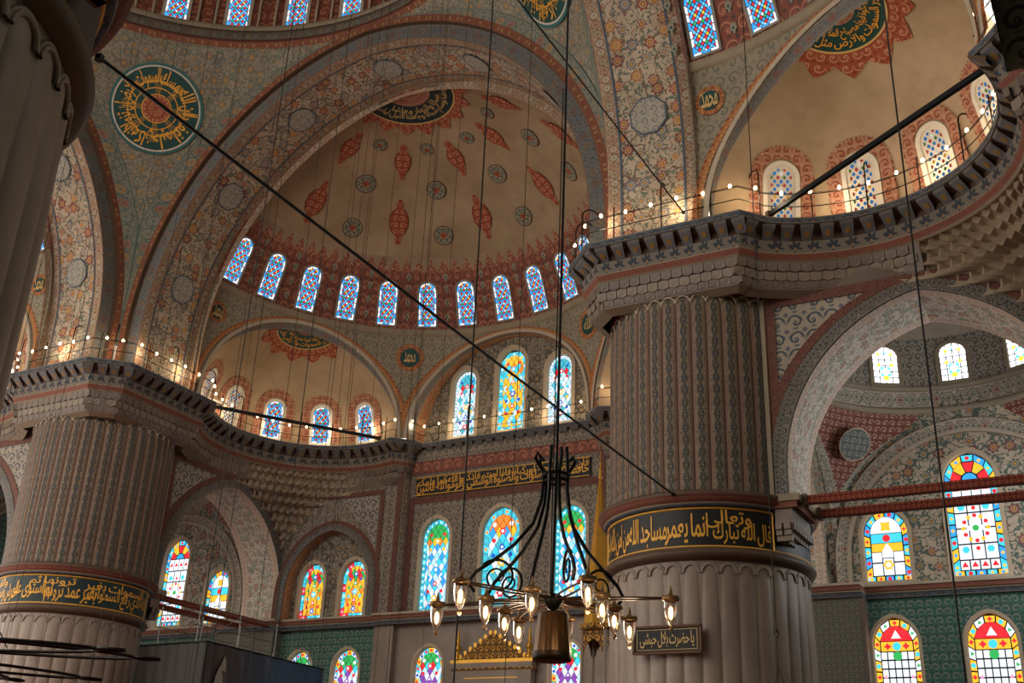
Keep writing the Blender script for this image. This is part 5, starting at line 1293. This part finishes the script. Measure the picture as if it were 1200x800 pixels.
# ---- the great iron chandelier whose arm reaches in beside the teal banded pier
ic = thing('iron_ring_chandelier', 'broad black iron chandelier with long looped arms', 'chandelier', (5.6, -8.0, 3.5))
for k, (dg, L, z, w) in enumerate(((46, 5.2, 3.52, .62), (30, 5.0, 3.42, .6), (68, 4.8, 3.4, .55), (90, 4.6, 3.45, .55), (135, 4.4, 3.45, .5), (180, 4.2, 3.45, .5), (250, 4.0, 3.45, .5), (310, 3.0, 3.45, .5))):
    a = D2R(dg); d = Vector((math.cos(a), math.sin(a), 0)); sd = Vector((-d.y, d.x, 0)); m = MB(); O = Vector((5.6, -8.0, z)); n = 36
    m.tube([tuple(O + d*(.3 + (L-.3)*(.5-.5*math.cos(2*PI*i/n))) + sd*w*math.sin(2*PI*i/n)) for i in range(n+1)], .022, 'iron', 6); m.build('looped_arm', ic)
    m = MB(); m.tube([tuple(O + d*(L+.16+.16*math.cos(t)) + sd*.09*math.sin(t)) for t in [2*PI*i/16 for i in range(17)]], .022, 'iron', 6); m.build('arm_ring', ic)
    m = MB(); m.tube([tuple(O + d*(L*.7)), (5.6, -8, 9)], .008, 'wire_dark', 4); m.build('stay', ic)
m = MB(); m.tube([(5.6, -8, 3.3), (5.6, -8, 30)], .015, 'cable_black', 5); m.build('main_cable', ic)
m = MB(); m.lathe([(.35, -.1), (.4, 0), (.35, .1), (.05, .15)], (5.6, -8, 3.45), 'iron', 16); m.build('hub', ic, True)

# ---- cables
def cable(pts, r, name, label, cat='cable', group=None, mat='cable_black'):
    t = thing(name, label, cat, pts[0], group); m = MB(); m.tube(pts, r, mat, 5); m.build('strand', t)
    for e in (0, -1):
        b = MB(); p = Vector(pts[e]); b.tube([p-Vector((0, 0, .03)), p+Vector((0, 0, .03))], r*2.2, mat, 6, True); b.build('end_fitting', t)
    return t
cable([(12.1, -8.8, 9.0), (11.9, 0, 8.97), (11.73, 8.78, 9.0)], .024, 'tie_cable', 'thick black cable slanting from the shadowed pier to the plaque pier')
cable([(12.32, -8.4, 16.3), (12.3, 0, 16.27), (12.29, 8.45, 16.3)], .02, 'tie_cable', 'black cable at walkway height running to the plaque pier railing')
cable([(18.85, 0, 24.0), (18.85, 0, 2.4)], .014, 'hanging_cable', 'black cable hanging in front of the bright arch')
hk = cable([(15.12, 5.0, 24.6), (15.1, 5.0, 5.1)], .011, 'hanging_cable', 'black cable with a hook and three splayed wires before the plaque pier')
m = MB(); m.tube([(15.1+.04*math.sin(t), 5.0, 5.05-.05*math.cos(t)*1.2) for t in [2*PI*i/14 for i in range(12)]], .009, 'cable_black', 5); m.build('hook', hk)
m = MB(); m.tube([(15.1, 5, 5.0), (15.1, 5, 4.45)], .008, 'cable_black', 5); m.build('strand', hk)
for a in (0, 2.1, 4.2): m = MB(); m.tube([(15.1, 5, 4.45), (15.1+.3*math.cos(a), 5+.3*math.sin(a), 3.6)], .006, 'cable_black', 4); m.build('splayed_wire', hk)
cable([(11.45, 0, 26.9), (11.5, 0, 2.6)], .016, 'hanging_cable', 'black cable hanging clear between the chandelier lamp and the prayer niche')
WS = [(-2.5, 6.5), (-1.2, 7.6), (.2, 5.8), (1.0, 8.8), (2.0, 4.6), (2.6, 7.4), (3.3, 9.2), (4.1, 6.0), (4.6, 8.2), (5.3, 3.8), (6.2, 7.0), (6.9, 5.0), (7.4, 8.8), (8.1, 3.0), (-3.6, 4.4), (-4.8, 6.2), (-5.6, 3.2), (-2.0, 2.2), (.6, 1.4), (3.0, .4), (5.2, .9), (-6.6, 5.4), (1.6, 2.8), (-1.0, 4.2), (6.4, 1.6), (3.7, 2.4), (2.2, 9.4), (4.9, 4.9), (-7.4, 3.6), (7.2, .2)]
for k, (x, y) in enumerate(WS):
    cable([(x, y, 36.5 - .25*math.hypot(x, y)), (x+.02, y, 12), (x, y, 3.2)], .006 if k % 4 else .009, 'hanging_wire', 'thin dark wire hanging from the great dome', 'wire', 'thin wires hanging from the great dome', 'wire_dark')
